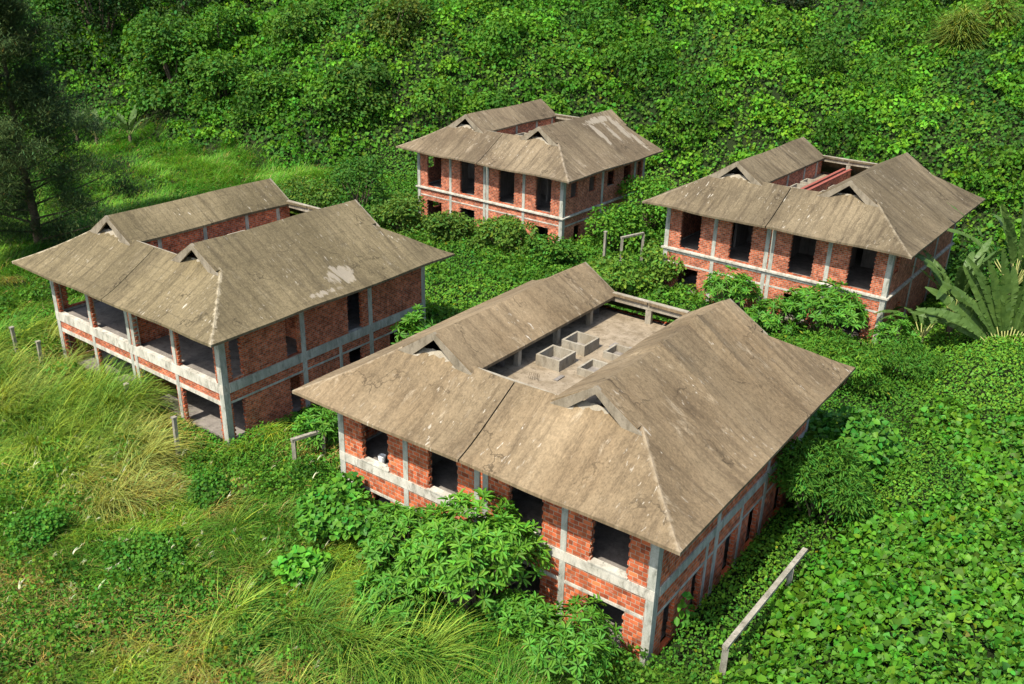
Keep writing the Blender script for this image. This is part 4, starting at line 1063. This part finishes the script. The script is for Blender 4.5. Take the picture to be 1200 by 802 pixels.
M['paddle'] = mat_banana(); M['petiole'] = mat_flat('petiole', (.27, .28, .09), .5, .25, 3); M['dryleaf'] = mat_flat('dry_leaf', (.20, .13, .07), .9, .3, 4)
def fan_palm(x, y, label, n, pet, bl, bw, fan_az, cat='palm', name='travellers_palm', group=None, spread=1.25, h0=.3, droop=.8, fan=True):
    e = empty(name, (x, y, ground(x, y)))
    m = MB(); m.tube([(0, 0, -.5), (0, 0, h0), (0, 0, h0+.3)], [.22, .18, .12], 8); m.build('trunk', M['bark'], e, True)
    for k in range(n):
        if fan:
            t = -spread+2*spread*k/(n-1); az = fan_az if t > 0 else fan_az+math.pi; el = math.pi/2-abs(t)*.95; off = .22*t
            base = (off*math.cos(fan_az), off*math.sin(fan_az), h0+.1); az += rng.normal(0, .12)
        else:
            az = 6.28*k/n+rng.uniform(-.3, .3); el = rng.uniform(.85, 1.42); base = (0, 0, h0+.2)
        mb = MB(); pts = paddle(mb, base, az, el, pet*rng.uniform(.85, 1.1), bl*rng.uniform(.8, 1.15), bw*rng.uniform(.85, 1.15), droop*rng.uniform(.6, 1.5), face=(.25, -1, .35) if fan else None)
        lf = mb.build('leaf', M['paddle'], e)
        s = MB(); s.tube(pts, [.05, .04, .03], 5); s.build('petiole', M['petiole'], lf, True)
    return tag(e, label, cat, group)
fan_palm(29.2, 50.0, 'large fan shaped palm with pale leaf stalks at the right edge', 21, 1.9, 4.8, .58, R_(-8), spread=1.0, droop=.6)
fan_palm(27.2, 53.2, 'banana like plant left of the fan palm, leaves falling towards the grey roofed house', 15, 1.7, 3.8, .52, R_(20), fan=False, name='banana_plant', cat='banana plant', h0=1.5, droop=1.3)
fan_palm(31.8, 55.5, 'banana like plant rising behind the fan palm', 15, 2.2, 4.2, .55, R_(20), fan=False, name='banana_plant', cat='banana plant', h0=2.6, droop=1.0)
fan_palm(24.9, 51.8, 'lowest banana like plant, near the right corner of the grey roofed house', 9, 1.1, 2.4, .55, 0, fan=False, name='banana_plant', cat='banana plant', h0=.8, droop=2.0)
for (x, y, lab) in ((-47.2, 103.6, 'banana plant at the meadow edge, tallest of the far group'), (-43.8, 104.6, 'banana plant at the right of the far meadow group'), (-50.0, 105.0, 'banana plant at the left of the far meadow group, near the needle tree')):
    fan_palm(x, y, lab, 8, .9, 2.6, .75, 0, fan=False, name='banana_plant', cat='banana plant', h0=1.4, droop=.9, group='banana plants on the meadow edge')

# --- dark needle tree (casuarina-like) at the left edge
def needle_tree(x, y, H, label):
    z = ground(x, y); e = empty('needle_tree', (x, y, z)); m = MB()
    m.tube([(0, 0, -.6), (.15, 0, 3), (-.1, .1, 8), (.1, 0, 14), (0, 0, H)], [.38, .32, .25, .15, .03], 8)
    tips = []
    for k in range(64):
        t = .06+.91*k/63; zc = H*t; a = k*2.4+rng.uniform(-.4, .4); L = (6.6*(1-t)**.75+1.0)*rng.uniform(.65, 1.12)
        p1 = Vector((math.cos(a)*L*.5, math.sin(a)*L*.5, zc+L*.10)); p2 = Vector((math.cos(a)*L, math.sin(a)*L, zc+L*.28))
        m.tube([(0, 0, zc-.3), p1, p2], [.10*(1.1-t), .06*(1.1-t), .015], 5)
        for j in range(10):
            s = rng.uniform(.22, 1.05); b = Vector((0, 0, zc)).lerp(p2, s)+Vector(rng.normal(0, .14*L*.5, 3))*.8
            tips.append((b.x, b.y, b.z, .75+.55*rng.random()))
    m.build('trunk', M['bark'], e, True)
    T = np.array(tips); per = int(190*Q); n = len(T)*per; Cc = np.repeat(T, per, 0)
    P = Cc[:, :3]+rng.normal(0, 1, (n, 3))*Cc[:, 3:4]*np.array([.55, .55, .42])
    az = rng.uniform(0, 6.28, n)
    tone = np.repeat(rng.uniform(.6, 1.3, (len(T), 1)), per, 0)
    col = jitter((.050, .078, .030), n, .28, .1)*tone
    p = Pile(); p.add(blades(P, az, rng.uniform(.25, .55, n), np.full(n, .055), rng.uniform(.5, 1.4, n), col, .6, 2)); p.build('crown', M['needle'], e)
    return tag(e, label, 'tree')
needle_tree(-37.6, 69.5, 24, 'tall dark needle tree filling the left edge behind the open house')

# ------------------------------------------------------------------ light, sky, camera
SUN_TO = Vector((-.645, -.765, 0)).normalized(); EL = R_(56.5)
sd = bpy.data.lights.new('sun', 'SUN'); sd.energy = 4.4; sd.angle = R_(.53); sd.color = (1., .945, .83)
so = bpy.data.objects.new('sun', sd); COL.objects.link(so)
dirv = Vector((SUN_TO.x*math.cos(EL), SUN_TO.y*math.cos(EL), math.sin(EL)))
so.rotation_euler = dirv.to_track_quat('Z', 'Y').to_euler(); so.location = dirv*100
w = bpy.data.worlds.new('World'); SC.world = w; w.use_nodes = True; nt = w.node_tree
bg = nt.nodes.get('Background') or nt.nodes.new('ShaderNodeBackground')
sky = nt.nodes.new('ShaderNodeTexSky'); sky.sky_type = 'NISHITA'; sky.sun_disc = False
sky.sun_elevation = EL; sky.sun_rotation = math.atan2(SUN_TO.x, SUN_TO.y) % (2*math.pi); sky.air_density = 1.2; sky.dust_density = 2.0
nt.links.new(sky.outputs[0], bg.inputs[0]); bg.inputs[1].default_value = .145
cd = bpy.data.cameras.new('camera'); co = bpy.data.objects.new('camera', cd); COL.objects.link(co)
cd.sensor_width = 36; cd.lens = 36*FPX/1200; cd.clip_end = 4000; cd.clip_start = .1
co.matrix_world = Matrix(((CR[0], CU[0], -_fw[0], 0), (CR[1], CU[1], -_fw[1], 0), (CR[2], CU[2], -_fw[2], CAMZ), (0, 0, 0, 1)))
SC.camera = co
SC.render.engine = 'CYCLES'
vs = SC.view_settings; vs.view_transform = 'Standard'; vs.look = 'None'; vs.gamma = 1; vs.use_curve_mapping = False; vs.exposure = EXPO
SC.cycles.max_bounces = 6; SC.cycles.diffuse_bounces = 3; SC.cycles.glossy_bounces = 2; SC.cycles.transmission_bounces = 3
